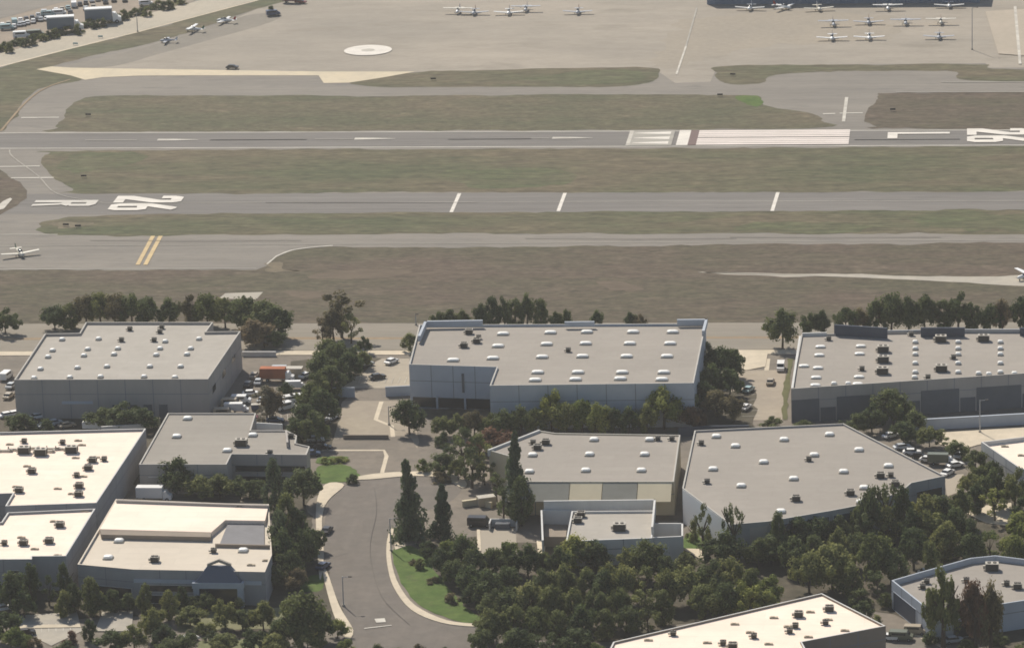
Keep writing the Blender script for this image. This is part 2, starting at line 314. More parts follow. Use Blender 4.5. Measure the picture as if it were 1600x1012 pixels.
for i, dx in enumerate((0, 12)): line((215+dx, 413.5), (239+dx, 368.5), 1.25, yellow, ['left', 'right'][i]+' bar of the double yellow hold line', 'painted_bar')
line((417, 412.5), (432, 400), .6, worn, 'lower end of the pale curved taxiway edge')
strip('painted_line', smooth([(432, 400), (455, 391), (485, 386.5), (520, 383.5)], 4, False), .8, worn, 'pale curved edge line where the taxiway narrows')
for i, (a, b_) in enumerate([((0, 260.5), (62, 259.5)), ((17, 278), (84, 277.5)), ((33, 184), (92, 183.5)), ((1286, 178), (1305, 177.5)), ((1312, 177), (1348, 176.5))]):
    line(a, b_, 1.3, worn, ['upper of two pale hold bars on the left connector', 'lower of two pale hold bars on the left connector', 'pale hold bar below the taxiway bend at upper left', 'left half of the hold bar at the runway exit', 'right half of the hold bar at the runway exit'][i], 'painted_bar')
line((1318, 190), (1323, 152), 1.1, worn, 'pale lead-in line crossing the hold bar at the runway exit')
line((1057, 116), (1072, 72), .7, worn, 'lower half of the apron lead line'); line((1072, 72), (1089, 12), .6, faint, 'upper half of the apron lead line')
strip('painted_line', smooth([(15, 234), (20, 245), (60, 275), (90, 303), (160, 316)], 4, False), .4, faint, 'thin curved lead line between the two runways')
strip('painted_line', smooth([(1, 205), (40, 160), (70, 138), (110, 124)], 4, False), .8, dirt, 'sandy edge line along the left taxiway bend')
for i, (a, b_) in enumerate([((1470, 128.5), (2000, 127)), ((1400, 144), (2000, 142.2))]): line(a, b_, .7, faint, ['pale upper', 'pale lower'][i]+' edge line of the far right taxiway')
sheet('painted_chevron', [(-14, 330), (5, 314), (16, 309), (19, 311), (6, 326), (-8, 330)], worn, 'white chevron painted at the left edge of the field', 'marking')
# arrows ahead of the displaced threshold
for i, (d0, d1, a0, a1, y) in enumerate([(133, 214, 246, 310, 219.2), (492, 552, 554, 618, 217.6), (790, 858, 863, 926, 216.3)]):
    lab = ['left', 'middle', 'right'][i]
    line((d0, y), (d1, y-.2), .55, faint, 'thin dash behind the %s centre-line arrow' % lab)
    A, B = G(a0, y), G(a1, y-.2); z = nz(); bb = MB()
    bb.face([(A.x, A.y-1.3, z), (A.x+(B.x-A.x)*.45, A.y-1.1, z), (B.x, B.y-.15, z), (B.x, B.y+.15, z), (A.x+(B.x-A.x)*.45, A.y+1.1, z), (A.x, A.y+1.3, z)])
    tag(link('painted_arrow', bb.mesh('painted_arrow', worn)), '%s of three tapering white arrows on the far runway' % lab, 'marking', kind='structure')
RY0, RY1 = G(900, 229.3).y+.6, G(900, 204.6).y-.6      # paved width of the far runway
RW = RY1-RY0
def rrect(x0, x1, f0, f1, m, label, name='painted_stripe'):
    z = nz(); X0, X1 = G(x0, 216.5).x, G(x1, 216.5).x; bb = MB()
    bb.face([(X0, RY0+RW*f0, z), (X1, RY0+RW*f0, z), (X1, RY0+RW*f1, z), (X0, RY0+RW*f1, z)])
    return tag(link(name, bb.mesh(name, m)), label, 'marking', kind='structure')
rrect(981, 987, 0, 1, worn, 'narrow pale bar where the chevrons begin', 'painted_bar')
rrect(987, 1052, 0, 1, faint, 'faded patch of pale paint before the white bar', 'painted_patch')
for i, (a, b_) in enumerate([(.10, .26), (.42, .58), (.74, .90)]):
    z = nz(); X0, X1 = G(990, 216.5).x, G(1046, 216.5).x; yc = RY0+RW*(a+b_)/2; hw = RW*.09; bb = MB()
    bb.face([(X0, yc-.15, z), (X1, yc-hw, z), (X1, yc+hw, z), (X0, yc+.15, z)])
    tag(link('painted_arrowhead', bb.mesh('painted_arrowhead', white)), ['nearest', 'middle', 'farthest'][i]+' of three pale arrowheads before the white threshold bar', 'marking', kind='structure')
rrect(1059, 1077, 0, 1, white, 'solid white threshold bar on the far runway', 'painted_bar')
rrect(1077, 1090, 0, 1, redM, 'dark reddish gap between threshold bar and stripes', 'painted_bar')
for i in range(8):
    f = .015+i*.118+(.03 if i > 3 else 0)
    rrect(1090, 1327, f, f+.102, pinkW, '%s white threshold stripe counted from the near side' % ORD[i])
# numerals: painted to be read by a pilot heading right (glyph up = +X, glyph right = -Y)
GL = {
 '2': [[(0, 0), (1, 0), (1, .15), (.50, .15), (1, .58), (1, .88), (.82, 1), (.18, 1), (0, .86), (0, .68), (.38, .68), (.38, .83), (.62, .83), (.62, .68), (0, .24)]],
 '6': [[(0, .12), (.16, 0), (.84, 0), (1, .12), (1, .12), (.62, .12), (.38, .12), (.38, .12)], [(0, .12), (.38, .12), (.38, .42), (.38, .52), (.95, .94), (.72, 1), (.55, 1), (0, .58)],
       [(.62, .12), (1, .12), (1, .44), (.62, .44)], [(.38, .40), (1, .44), (.84, .56), (.38, .56)]],
 'L': [[(0, 0), (1, 0), (1, .16), (.28, .16), (.28, 1), (0, 1)]],
 'R': [[(0, 0), (.38, 0), (.38, 1), (0, 1)], [(.38, .84), (.64, .84), (.64, 1), (.38, 1)], [(.64, .56), (1, .6), (1, .92), (.70, 1), (.64, 1)], [(.38, .44), (.72, .44), (1, .56), (.64, .60), (.38, .60)], [(.48, .44), (.66, 0), (1, 0), (.80, .44)]],
}
def glyph(ch, x0, x1, y_top, y_bot, label, gm=None):
    z = nz(); bb = MB()
    for poly in GL[ch]: 
        z2 = z+.0005*GL[ch].index(poly)
        bb.face([(x0+(x1-x0)*v, y_top+(y_bot-y_top)*u, z2) for u, v in poly])
    tag(link('painted_numeral', bb.mesh('painted_numeral', gm or white)), label, 'marking', kind='structure')
A = G(176, 318); B = G(281, 318); yt, yb = G(230, 307.0).y, G(230, 329.4).y; mid = (yt+yb)/2; off = 2.0
glyph('2', A.x, B.x, yt, mid+.5, 'white numeral 2 painted on the near runway'); glyph('6', A.x, B.x, mid-.5, yb, 'white numeral 6 painted on the near runway')
A = G(52, 319); B = G(150, 319); glyph('R', A.x, B.x, G(100, 313.8).y, G(100, 322.8).y, 'white letter R painted on the near runway', mat('half_worn_paint', (.62, .585, .52), (.50, .47, .42), .3, (.4, 1, 1), fine=.1))
A = G(1511, 214); B = G(1611, 214); yt, yb = G(1550, 201.8).y, G(1550, 223).y; mid = (yt+yb)/2
glyph('2', A.x, B.x, yt, mid+.5, 'white numeral 2 painted on the far runway'); glyph('6', A.x, B.x, mid-.5, yb, 'white numeral 6 painted on the far runway')
A = G(1387, 212); B = G(1484, 212); glyph('L', A.x, B.x, G(1435, 207.6).y, G(1435, 217).y, 'white letter L painted on the far runway')
for i, (x0, x1, f) in enumerate([(1335, 1500, .30), (700, 830, .48), (330, 480, .52)]):
    rrect(x0, x1, f, f+.05, mat('rubber_streak%d' % i, (.162, .151, .138), (.185, .172, .156), .3, (.1, 2, 1)), ['long tyre mark beside the white letter L', 'tyre mark right of the middle arrow', 'tyre mark right of the left arrow'][i], 'tyre_mark')
for i, pts in enumerate([[(1150, 352), (1250, 346), (1345, 350), (1340, 360), (1240, 364), (1160, 362)], [(1420, 340), (1500, 331), (1700, 331), (1700, 358), (1500, 358), (1440, 350)], [(100, 246), (170, 238), (230, 244), (190, 262), (120, 272), (96, 262)], [(690, 270), (800, 262), (905, 272), (860, 290), (740, 290)], [(870, 118), (960, 108), (1012, 110), (1000, 128), (920, 133), (860, 130)]]):
    sheet('bare_patch', smooth(pts), mat('greener_grass%d' % i, (.082, .094, .042), (.098, .092, .050), .05, (.6, 2, 1), fine=.42, mott=(.16, .7)), ['greener grass patch right of centre in the narrow strip', 'greener grass patch at the right end of the narrow strip', 'greener grass patch at the left tip of the wide strip', 'greener grass patch in the middle of the wide strip', 'greener grass patch at the right tip of the pointed island'][i], 'grass', rag=2.2, z=.0490+.0003*i).name = 'grass_patch'
# helicopter pad
c = G(575, 79.5); rr = (G(612, 79.5)-G(538, 79.5)).length/2; z = nz(); bb = MB()
bb.face([(c.x+rr*math.cos(t*.2094), c.y+rr*math.sin(t*.2094), z) for t in range(30)])
tag(link('helipad', bb.mesh('helipad', white)), 'round white painted helicopter pad on the apron', 'helipad', kind='structure')
z = nz(); bb = MB(); bb.face([(c.x+rr*.30*math.cos(t*.7854), c.y+rr*.30*math.sin(t*.7854), z) for t in range(8)])
tag(link('helipad_centre', bb.mesh('helipad_centre', worn)), 'greyer worn centre of the white helicopter pad', 'marking', kind='structure')
z = nz()
sheet('paving_patch', [(1540, 18), (1600, 14), (1640, 14), (1640, 90), (1560, 84)], mat('patch_pave', (.41, .35, .275), (.37, .32, .25), .05, fine=.06), 'paler paving patch at the right end of the apron', 'patch')
line((1586, 10), (1594, 100), 1.0, worn, 'pale line at the right end of the apron')

# ---------------------------------------------------------------- industrial park ground
ZL[0] = .056
sheet('park_ground', [(-500, 558), (2100, 548), (2100, 1400), (-500, 1400)], yardM, 'asphalt yards between the warehouses', 'yard')
sheet('road', [(-500, 529), (2100, 524), (2100, 502.5), (-500, 506.5)], roadM, 'far carriageway of the pale road behind the warehouses', 'road')
sheet('verge', [(-500, 532.5), (2100, 527.5), (2100, 523.5), (-500, 528.5)], dirt, 'brown verge between the two back carriageways', 'verge')
sheet('road', [(-500, 549), (2100, 544), (2100, 527), (-500, 532)], roadM, 'near carriageway of the pale road behind the warehouses', 'road')
slab('pavement', [(-500, 556), (2100, 551), (2100, 544.5), (-500, 549.5)], conc, 'bright concrete pavement behind the warehouses')
road = smooth([(512, 790), (520, 768), (545, 752), (580, 746), (640, 742), (692, 744), (722, 760), (700, 785), (640, 806), (614, 828), (606, 850), (606, 878), (617, 915), (645, 950), (690, 970), (742, 976), (830, 985), (940, 1008), (900, 1060), (700, 1130), (500, 1090), (420, 1020), (545, 988), (533, 955), (515, 905), (507, 860), (507, 820)], 4)
sheet('street', road, streetM, 'curved brown-grey street with its turning circle', 'street')
sheet('street', [(-500, 1100), (430, 1016), (560, 985), (760, 985), (1100, 1060), (1100, 1150), (-500, 1250)], streetM, 'cross street at the very bottom of the picture', 'street')
sheet('car_park', [(498, 640), (520, 626), (640, 626), (655, 690), (640, 740), (598, 744), (545, 744), (500, 700)], mat('tan_asphalt', (.335, .285, .215), (.295, .25, .195), .07, fine=.08), 'tan asphalt car park above the turning circle', 'car park')
sheet('car_park', [(540, 560), (640, 560), (640, 606), (520, 606)], mat('tan_asphalt_2', (.40, .345, .265), (.35, .305, .24), .07, fine=.08), 'tan asphalt yard left of the middle warehouse', 'car park')
sheet('driveway', [(500, 686), (640, 680), (660, 715), (640, 742), (560, 746), (500, 712)], yardM, 'driveway leading into the turning circle', 'driveway')
strip('gutter', [(596, 627), (587, 655), (612, 665), (614, 682)], 1.1, conc, 'pale concrete gutter in the tan car park', 'gutter')
strip('gutter', [(503, 703), (600, 703), (604, 712), (597, 738)], 1.0, conc, 'pale concrete gutter in the driveway', 'gutter')
slab('pavement', smooth([(548, 748), (580, 740), (640, 736), (700, 738), (728, 752), (722, 762), (692, 746), (640, 743), (580, 748)], 4), conc, 'bright pavement round the top of the turning circle')
slab('pavement', smooth([(609, 828), (615, 826), (611, 850), (612, 878), (623, 912), (649, 945), (698, 968), (745, 974), (742, 978), (690, 972), (643, 952), (615, 916), (605, 880), (604, 850)], 4), conc, 'pale pavement curving down the right side of the street')
slab('pavement', smooth([(500, 905), (506, 870), (503, 812), (512, 782), (538, 757), (508, 756), (494, 790), (496, 860)], 4), conc, 'pale pavement on the left side of the street')
slab('pavement', smooth([(503, 888), (511, 892), (530, 945), (552, 984), (540, 996), (520, 955)], 4), conc, 'pale pavement at the left bend of the street')
slab('pavement', [(612, 838), (628, 835), (634, 852), (618, 858)], conc, 'small bright concrete square beside the tall conifer')
slab('pavement', [(1120, 552), (1200, 549), (1196, 572), (1166, 578), (1140, 572)], conc, 'bright concrete apron right of the middle warehouse')
strip('gutter', [(1200, 560), (1194, 610), (1180, 655)], 1.2, conc, 'pale strip along the drive left of the right-hand warehouse', 'gutter')
sheet('driveway', [(1150, 578), (1228, 578), (1222, 656), (1130, 656)], mat('tan_asphalt_3', (.36, .305, .235), (.31, .265, .21), .07, fine=.08), 'tan drive between the middle and right-hand warehouses', 'driveway')
slab('pavement', [(1455, 676), (1700, 661), (1700, 700), (1545, 690), (1500, 702), (1470, 694)], conc, 'sunlit concrete yard below the long white wall')
slab('pavement', [(1508, 800), (1530, 790), (1580, 785), (1585, 822), (1540, 816)], conc, 'small sunlit clearing among the trees at right')
sheet('driveway', [(1475, 742), (1506, 740), (1500, 778), (1480, 778)], mat('tan_asphalt_4', (.37, .32, .25)), 'tan drive at the right end of the large grey roof', 'driveway')
sheet('bare_patch', smooth([(1225, 910), (1245, 896), (1275, 900), (1290, 918), (1240, 930)]), dirt, 'brown soil patch above the bottom white roof')
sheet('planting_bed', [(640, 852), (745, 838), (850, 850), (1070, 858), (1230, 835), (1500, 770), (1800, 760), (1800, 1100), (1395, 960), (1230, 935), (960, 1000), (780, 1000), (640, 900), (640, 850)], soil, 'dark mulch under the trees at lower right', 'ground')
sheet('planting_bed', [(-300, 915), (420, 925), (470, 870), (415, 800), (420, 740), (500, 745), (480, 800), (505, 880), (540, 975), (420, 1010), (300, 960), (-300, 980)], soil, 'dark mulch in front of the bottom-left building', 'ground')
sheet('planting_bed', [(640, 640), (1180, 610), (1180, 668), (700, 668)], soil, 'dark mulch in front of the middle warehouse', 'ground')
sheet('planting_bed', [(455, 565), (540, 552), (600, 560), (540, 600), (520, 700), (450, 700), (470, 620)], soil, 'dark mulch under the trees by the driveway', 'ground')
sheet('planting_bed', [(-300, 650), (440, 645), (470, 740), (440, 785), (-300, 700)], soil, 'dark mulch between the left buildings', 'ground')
sheet('lawn', smooth([(612, 862), (640, 852), (665, 868), (690, 905), (722, 940), (748, 962), (742, 972), (700, 965), (652, 943), (627, 910)]), lawn, 'green lawn sliver inside the street bend', 'grass')
sheet('lawn', smooth([(498, 728), (540, 726), (556, 735), (556, 750), (520, 753), (498, 752)]), lawn, 'green lawn left of the turning circle', 'grass')
sheet('lawn', smooth([(496, 716), (520, 712), (545, 714), (530, 722), (500, 724)]), lawn, 'narrow lawn strip by the left parking bays', 'grass')
sheet('lawn', smooth([(470, 908), (485, 898), (503, 900), (507, 912), (498, 922), (474, 923)]), lawn, 'bright lawn spot beside the left kerb', 'grass')
sheet('lawn', smooth([(483, 845), (498, 846), (500, 858), (486, 858)]), lawn, 'small lawn square between the parked cars', 'grass')
sheet('lawn', smooth([(1066, 845), (1082, 828), (1098, 845), (1095, 856), (1068, 856)]), lawn, 'small lawn right of the little white-framed building', 'grass')
slab('pavement', [(1066, 856), (1098, 857), (1100, 874), (1090, 870)], conc, 'bright paved triangle right of the little building')
slab('pavement', [(838, 842), (853, 845), (850, 870), (842, 872)], conc, 'narrow bright path left of the little building')
slab('pavement', [(745, 826), (750, 826), (752, 860), (746, 860)], conc, 'bright kerb beside the small tan drive')
sheet('driveway', [(750, 826), (806, 824), (808, 866), (752, 864)], mat('tan_asphalt_5', (.36, .315, .25)), 'small tan drive right of the bright kerb', 'driveway')
sheet('driveway', [(1370, 985), (1440, 985), (1500, 1015), (1520, 1060), (1370, 1060)], mat('dark_yard', (.20, .18, .15), (.17, .155, .13), .1, fine=.1), 'dark drive beside the bottom white roof', 'driveway')
strip('kerb', [(1418, 986), (1450, 999), (1490, 1018)], 1.0, conc, 'pale kerb beside the dark drive at bottom right', 'kerb')
sheet('car_park', [(10, 962), (120, 955), (128, 985), (80, 1008), (40, 988)], concD, 'pale car park at the bottom left', 'car park')
slab('pavement', [(148, 985), (160, 955), (208, 953), (206, 985)], concD, 'pale paved square at the bottom left')
slab('pavement', [(15, 976), (125, 974), (126, 979), (16, 981)], conc, 'bright pavement line crossing the bottom-left car park')
sheet('lawn', [(275, 957), (440, 948), (450, 980), (280, 986)], mat('dry_lawn', (.20, .19, .11), (.16, .16, .08), .2, fine=.2), 'dry pale lawn strip below the bottom-left building', 'grass')
sheet('lawn', [(310, 1000), (430, 995), (440, 1030), (300, 1030)], mat('dry_lawn_2', (.17, .175, .09), (.13, .14, .06), .2, fine=.2), 'dull green lawn at the bottom edge left of the street', 'grass')
line((569, 981), (612, 976), .5, worn, 'white stop line on the street', 'painted_bar')
sheet('painted_word', [(585, 966), (601, 965), (603, 971), (588, 972)], worn, 'small white painted block above the stop line', 'marking')
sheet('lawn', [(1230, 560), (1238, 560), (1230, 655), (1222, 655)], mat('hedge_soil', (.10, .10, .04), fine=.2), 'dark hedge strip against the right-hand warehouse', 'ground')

def bays(pts, n, ln, label):
    (x0, y0), (x1, y1) = pts; z = nz(); A = G(x0, y0, z); B = G(x1, y1, z); d = (B-A)/n; u = d.normalized(); q = Vector((-u.y, u.x, 0))*ln; bb = MB()
    for i in range(n+1):
        p = A+d*i; w_ = u*.07; bb.face([p-w_, p+w_, p+w_+q, p-w_+q])
    tag(link('parking_bay_lines', bb.mesh('parking_bay_lines', worn)), label, 'marking', kind='structure')
bays([(505, 700), (515, 640)], 9, 5, 'white parking bay lines at the left of the tan car park'); bays([(560, 598), (632, 598)], 7, 5, 'white parking bay lines in the tan yard')
bays([(1430, 728), (1500, 700)], 8, 5, 'white parking bay lines in the right yard'); bays([(380, 660), (470, 655)], 9, 5, 'white parking bay lines right of the upper-left warehouse'); bays([(20, 990), (110, 984)], 8, 5, 'white parking bay lines in the bottom-left car park')
bays([(1150, 600), (1160, 650)], 6, 4.5, 'white parking bay lines in the tan drive')
for i, pts in enumerate([[(585, 762), (588, 800), (578, 860), (596, 930), (640, 975)], [(524, 868), (545, 862)]]):
    strip('crack_seal', smooth(pts, 5, False), .12, mat('crack_seal%d' % i, (.13, .118, .105)), ['long sealed crack down the middle of the street', 'short sealed crack beside the left kerb'][i], 'crack')
for i, (x, y) in enumerate([(575, 345+0), (980, 372), (300, 375), (1300, 370)]):
    strip('crack_seal', [(x-160, y+ (0 if i else -29)), (x, y+(1 if i else -29)), (x+170, y+(0 if i else -29))], .35, mat('crack_long%d' % i, (.125, .115, .105)), ['faint long seam on the near runway', 'faint long seam in the middle of the near taxiway', 'faint long seam at the left of the near taxiway', 'faint long seam at the right of the near taxiway'][i], 'crack')
# ---------------------------------------------------------------- roof fittings (shared meshes)
def dome_mesh(w_, l_, h):
    b = MB(); b.box(-w_/2, w_/2, -l_/2, l_/2, 0, h*.4, 1); n = 12
    rings = []
    for k, (s, z) in enumerate([(.96, h*.4), (.9, h*.7), (.7, h*.92), (.4, h)]):
        rings.append([(w_/2*s*max(-1, min(1, 1.25*math.cos(6.2832*i/n))), l_/2*s*max(-1, min(1, 1.25*math.sin(6.2832*i/n))), z) for i in range(n)])
    b.loft(rings, 0); return b.mesh('skylight', [dome, unitM])
SKY = {'s': dome_mesh(2.2, 2.0, .8), 'l': dome_mesh(3.1, 1.9, .75), 'm': dome_mesh(2.6, 1.7, .6), 't': dome_mesh(1.45, 1.5, .8)}
def unit_mesh(w_, l_, h):
    b = MB(); b.box(-w_/2+.1, w_/2-.1, -l_/2+.1, l_/2-.1, 0, .3, 1); b.box(-w_/2, w_/2, -l_/2, l_/2, .3, h, 0)
    b.box(-w_/2+.08, w_/2-.12, -l_/2-.03, -l_/2, .32, h-.12, 1)  # front face darkened: its shade is put into the colour
    b.box(w_/2, w_/2+.03, -l_/2+.2, l_/2-.3, .42, h-.2, 1)  # right face carries the same painted shade
    for cx in (-w_*.22, w_*.2):
        b.tube((cx, 0, h), (cx, 0, h+.14), .42, .42, 12, 1); b.tube((cx, 0, h+.14), (cx, 0, h+.17), .10, .10, 6, 0)
    b.box(-w_/2-.5, -w_/2, -.3, .3, .3, h*.65, 0); return b.mesh('air_conditioner', [unitM, unitD])
UNI = {'u': unit_mesh(1.9, 1.4, 1.3), 'U': unit_mesh(2.9, 1.9, 1.7), 'v': unit_mesh(1.25, 1.0, 1.0)}
def duct_mesh():
    b = MB(); b.box(-1.6, 1.6, -.25, .25, .15, .55, 0); b.box(1.2, 1.7, -.25, 1.0, .15, .55, 0); b.tube((-1.4, 0, 0), (-1.4, 0, 1.0), .14, .14, 8, 1); return b.mesh('roof_duct', [unitM, unitD])
UNI['k'] = duct_mesh()
def seam_mesh():
    b = MB(); b.box(-.9, .9, -.35, .35, 0, .28, 0); b.box(-.6, .2, -.2, .2, .28, .4, 0); return b.mesh('roof_vent', [mat('vent_tan', (.42, .36, .27))])
UNI['x'] = seam_mesh()

def inset(P, d):
    out = []; n = len(P)
    for i in range(n):
        a, b_, c_ = P[i-1], P[i], P[(i+1) % n]
        d1 = (b_-a).normalized(); d2 = (c_-b_).normalized(); n1 = Vector((-d1.y, d1.x)); n2 = Vector((-d2.y, d2.x))
        k = n1+n2; k = k/max(.25, k.dot(n1)) if k.length > 1e-4 else n1
        out.append(b_+k*d)
    return out
capM = mat('coping_paint', (.47, .445, .40), (.42, .40, .36), .3, fine=.05)
jointM = mat('wall_joint', (.22, .225, .24))
class Bld:
    def __init__(s, name, label, poly, h, wall, roof, par=.9, th=.35, cap=None, cat='building', roofpx=None):
        s.h = h; s.par = par; P = [G(x, y, h).to_2d() for x, y in poly]
        s.c = sum(P, Vector((0, 0)))/len(P); s.P = P; s.L = [p-s.c for p in P]
        s.root = tag(link(name, None, None, (s.c.x, s.c.y, 0)), label, cat)
        I = inset(s.L, th); b = MB(); n = len(P)
        for i in range(n):
            j = (i+1) % n; a, c_, ia, ic = s.L[i], s.L[j], I[i], I[j]
            b.face([(*a, 0), (*c_, 0), (*c_, h), (*a, h)], 0)
            b.face([(*a, h), (*c_, h), (*ic, h), (*ia, h)], 1)
            b.face([(*ic, h-par-.05), (*ia, h-par-.05), (*ia, h), (*ic, h)], 0)
            d = c_-a; L_ = d.length; u = d.normalized(); q = Vector((u.y, -u.x))*.012
            if L_ > 9:
                nj = int(L_/7.3)
                for k in range(1, nj+1):
                    p = a+u*(L_*k/(nj+1)); b.face([(*(p+q-u*.09), .05), (*(p+q+u*.09), .05), (*(p+q+u*.09), h-.02), (*(p+q-u*.09), h-.02)], 2)
                b.face([(*(a+q*1.5), h*.62), (*(c_+q*1.5), h*.62), (*(c_+q*1.5), h*.62+.16), (*(a+q*1.5), h*.62+.16)], 2)
        s.wall = link('wall', b.mesh('wall', [wall, cap or wall, jointM]), s.root)
        b = MB(); b.face([(*p, h-par) for p in I]); s.roof = link('roof', b.mesh('roof', roof), s.root)
    def loc(s, x, y, z): p = G(x, y, z); return Vector((p.x-s.c.x, p.y-s.c.y, z))
    def sky(s, kind, pts, rz=0):
        for x, y in pts: link('skylight', SKY[kind], s.roof, s.loc(x, y+1, s.h-s.par+.3) - Vector((0, 0, .3)), rz)
    def unit(s, kind, pts, rz=0):
        nm = {'k': 'roof_duct', 'x': 'roof_vent'}.get(kind, 'air_conditioner')
        for x, y in pts: link(nm, UNI[kind], s.roof, s.loc(x, y, s.h-s.par+.6) - Vector((0, 0, .6)), rz+random.choice((0, 0, .02)))
    def panel(s, e, t0, t1, z0, z1, m, name='window', proud=.05, frame=None):
        a, c_ = s.L[e], s.L[(e+1) % len(s.L)]; d = c_-a; nn = Vector((d.y, -d.x)).normalized(); p0, p1 = a+d*t0, a+d*t1
        b = MB(); q = nn*proud
        b.hull([(*(p0+q), z0), (*(p1+q), z0), (*p1, z0), (*p0, z0)], [(*(p0+q), z1), (*(p1+q), z1), (*p1, z1), (*p0, z1)])
        o = link(name, b.mesh(name, m), s.root)
        if frame:
            b = MB(); u = d.normalized(); W = .12; q2 = nn*(proud+.04)
            for s0, s1, y0, y1 in ((p0-u*W, p1+u*W, z1, z1+W), (p0-u*W, p1+u*W, z0-W, z0), (p0-u*W, p0, z0, z1), (p1, p1+u*W, z0, z1)):
                b.hull([(*(s0+q2), y0), (*(s1+q2), y0), (*s1, y0), (*s0, y0)], [(*(s0+q2), y1), (*(s1+q2), y1), (*s1, y1), (*s0, y1)])
            link('frame', b.mesh('frame', frame), o)
        return o
    def wallrun(s, pts, z0, z1, th, m, name='raised_parapet'):
        "free-standing thick wall run; pts are photo positions of its top edge"
        b = MB()
        for (x0, y0), (x1, y1) in zip(pts, pts[1:]):
            a = s.loc(x0, y0, z1).to_2d(); c_ = s.loc(x1, y1, z1).to_2d(); d = (c_-a).normalized(); q = Vector((-d.y, d.x))*th/2; e = d*th*.49
            b.hull([(*(a-q-e), z0), (*(c_-q+e), z0), (*(c_+q+e), z0), (*(a+q-e), z0)], [(*(a-q-e), z1), (*(c_-q+e), z1), (*(c_+q+e), z1), (*(a+q-e), z1)])
        return link(name, b.mesh(name, m), s.root)
    def block(s, pts, z0, z1, m, name='wing'):
        P = [s.loc(x, y, z1).to_2d() for x, y in pts]; b = MB(); b.hull([(*p, z0) for p in P], [(*p, z1) for p in P]); return link(name, b.mesh(name, m), s.root)

# 1 top-left warehouse
b1 = Bld('warehouse', 'grey-roofed warehouse at the upper left with two rows of white skylights', [(22, 593), (325, 592), (376, 517), (322, 518), (333, 503), (134, 503), (124, 520), (70, 521)], 10.5, wGrey, roofL, par=.65, cap=capM)
b1.sky('t', [(53, 589), (109, 588), (157, 587), (225, 587), (273, 588), (63, 575), (121, 573), (167, 571), (234, 571), (282, 571), (75, 556), (82, 546), (131, 554), (137, 544), (178, 552), (184, 543), (244, 553), (250, 543), (292, 552), (298, 543), (97, 529), (154, 528), (258, 532), (311, 528)])
b1.unit('v', [(190, 530), (241, 530)]); b1.unit('v', [(203, 513), (250, 517), (253, 510)])
b1.panel(0, .24, .40, 4.0, 4.8, wBlue, 'window', frame=wGrey)
for t in (.50, .58, .66, .74): b1.panel(0, t, t+.045, 0.3, 3.8, wDark, 'dock_door', frame=wGrey)
for t in (.2, .5, .8): b1.panel(1, t-.1, t, 5.2, 7.0, glass, 'window', frame=wGrey)
# 2 middle warehouse
b2 = Bld('warehouse', 'middle warehouse with a stepped blue-grey front and rows of long skylights', [(639, 569), (776, 573), (765, 602), (1084, 598), (1103, 505), (655, 507)], 11.5, wBlue, roofP, par=.6, cap=capM)
b2.sky('l', [(708, 561), (770, 558), (778, 539), (786, 520), (847, 556), (854, 536), (860, 518), (836, 592), (840, 580), (899, 591), (903, 580), (910, 555), (915, 535), (917, 517),
             (905+64, 590), (972, 580), (979, 555), (984, 535), (989, 517), (1034, 591), (1037, 580), (1042, 555), (1047, 535), (1051, 517)])
b2.unit('u', [(745, 532), (725, 539)]); b2.unit('u', [(733, 518)]); b2.unit('v', [(888, 546), (748, 526)])
b2.wallrun([(655, 524), (665, 501.5), (752, 500)], 11.5, 13.0, .7, [wBlue]); b2.wallrun([(884, 502.5), (927, 502)], 11.5, 12.8, .6, [wBlue]); b2.wallrun([(1060, 499), (1103.5, 498.5), (1099, 516)], 11.5, 12.9, .7, [wBlue])
b2.panel(0, .03, .96, .2, 2.9, glass, 'dock_shade_panel');  # flat dark sheet painting in the shade of the dock opening
for t in (.30, .62): b2.panel(0, t, t+.02, 0, 3.3, wBlue, 'pillar', proud=.5)
b2.panel(0, .60, .625, 4.5, 9.5, wDark, 'downpipe', proud=.25)
b2.panel(2, .47, .485, 6.2, 7.4, glass, 'window', frame=wBlue)
# 3 right warehouse
b3 = Bld('warehouse', 'right-hand warehouse with charcoal squares painted on its shaded front', [(1236, 607), (1660, 579), (1660, 513), (1510, 516), (1252, 522)], 9.0, wGrey, roofP, par=.5, cap=capM)
b3.sky('m', [(1282, 540), (1280, 553), (1278, 573), (1275, 588), (1274, 600), (1345, 539), (1343, 551), (1342, 587), (1256, 570), (1340, 598)])
for x in (1430, 1497, 1563):
    b3.sky('t', [(x, y) for y in (533, 543, 552, 566, 580)]); 
b3.sky('t', [(1429, 588), (1303, 598), (1325, 598), (1529, 582), (1545, 583), (1585, 582)])
b3.unit('U', [(1380, 546), (1380, 562), (1379, 580), (1471, 576)]); b3.unit('U', [(1470, 530), (1537, 529)]); b3.unit('v', [(1347, 575), (1490, 557), (1424, 521), (1295, 528), (1450, 588)])
b3.wallrun([(1250, 525), (1238, 605)], 9, 9.05, .55, [wWhite], 'coping'); b3.wallrun([(1305, 507), (1385, 512)], 8.2, 11.4, .5, [slate]); b3.wallrun([(1440, 511.5), (1506, 511.5)], 8.2, 11.0, .5, [slate])
b3.wallrun([(1595, 512), (1660, 512)], 8.2, 10.6, .5, [slate]); b3.wallrun([(1255, 520), (1290, 519)], 8.2, 9.4, .5, [wWhite]); b3.wallrun([(1506, 514), (1594, 514)], 8.2, 9.5, .4, [metalG]); b3.wallrun([(1386, 516), (1440, 515)], 8.2, 9.4, .4, [metalG])
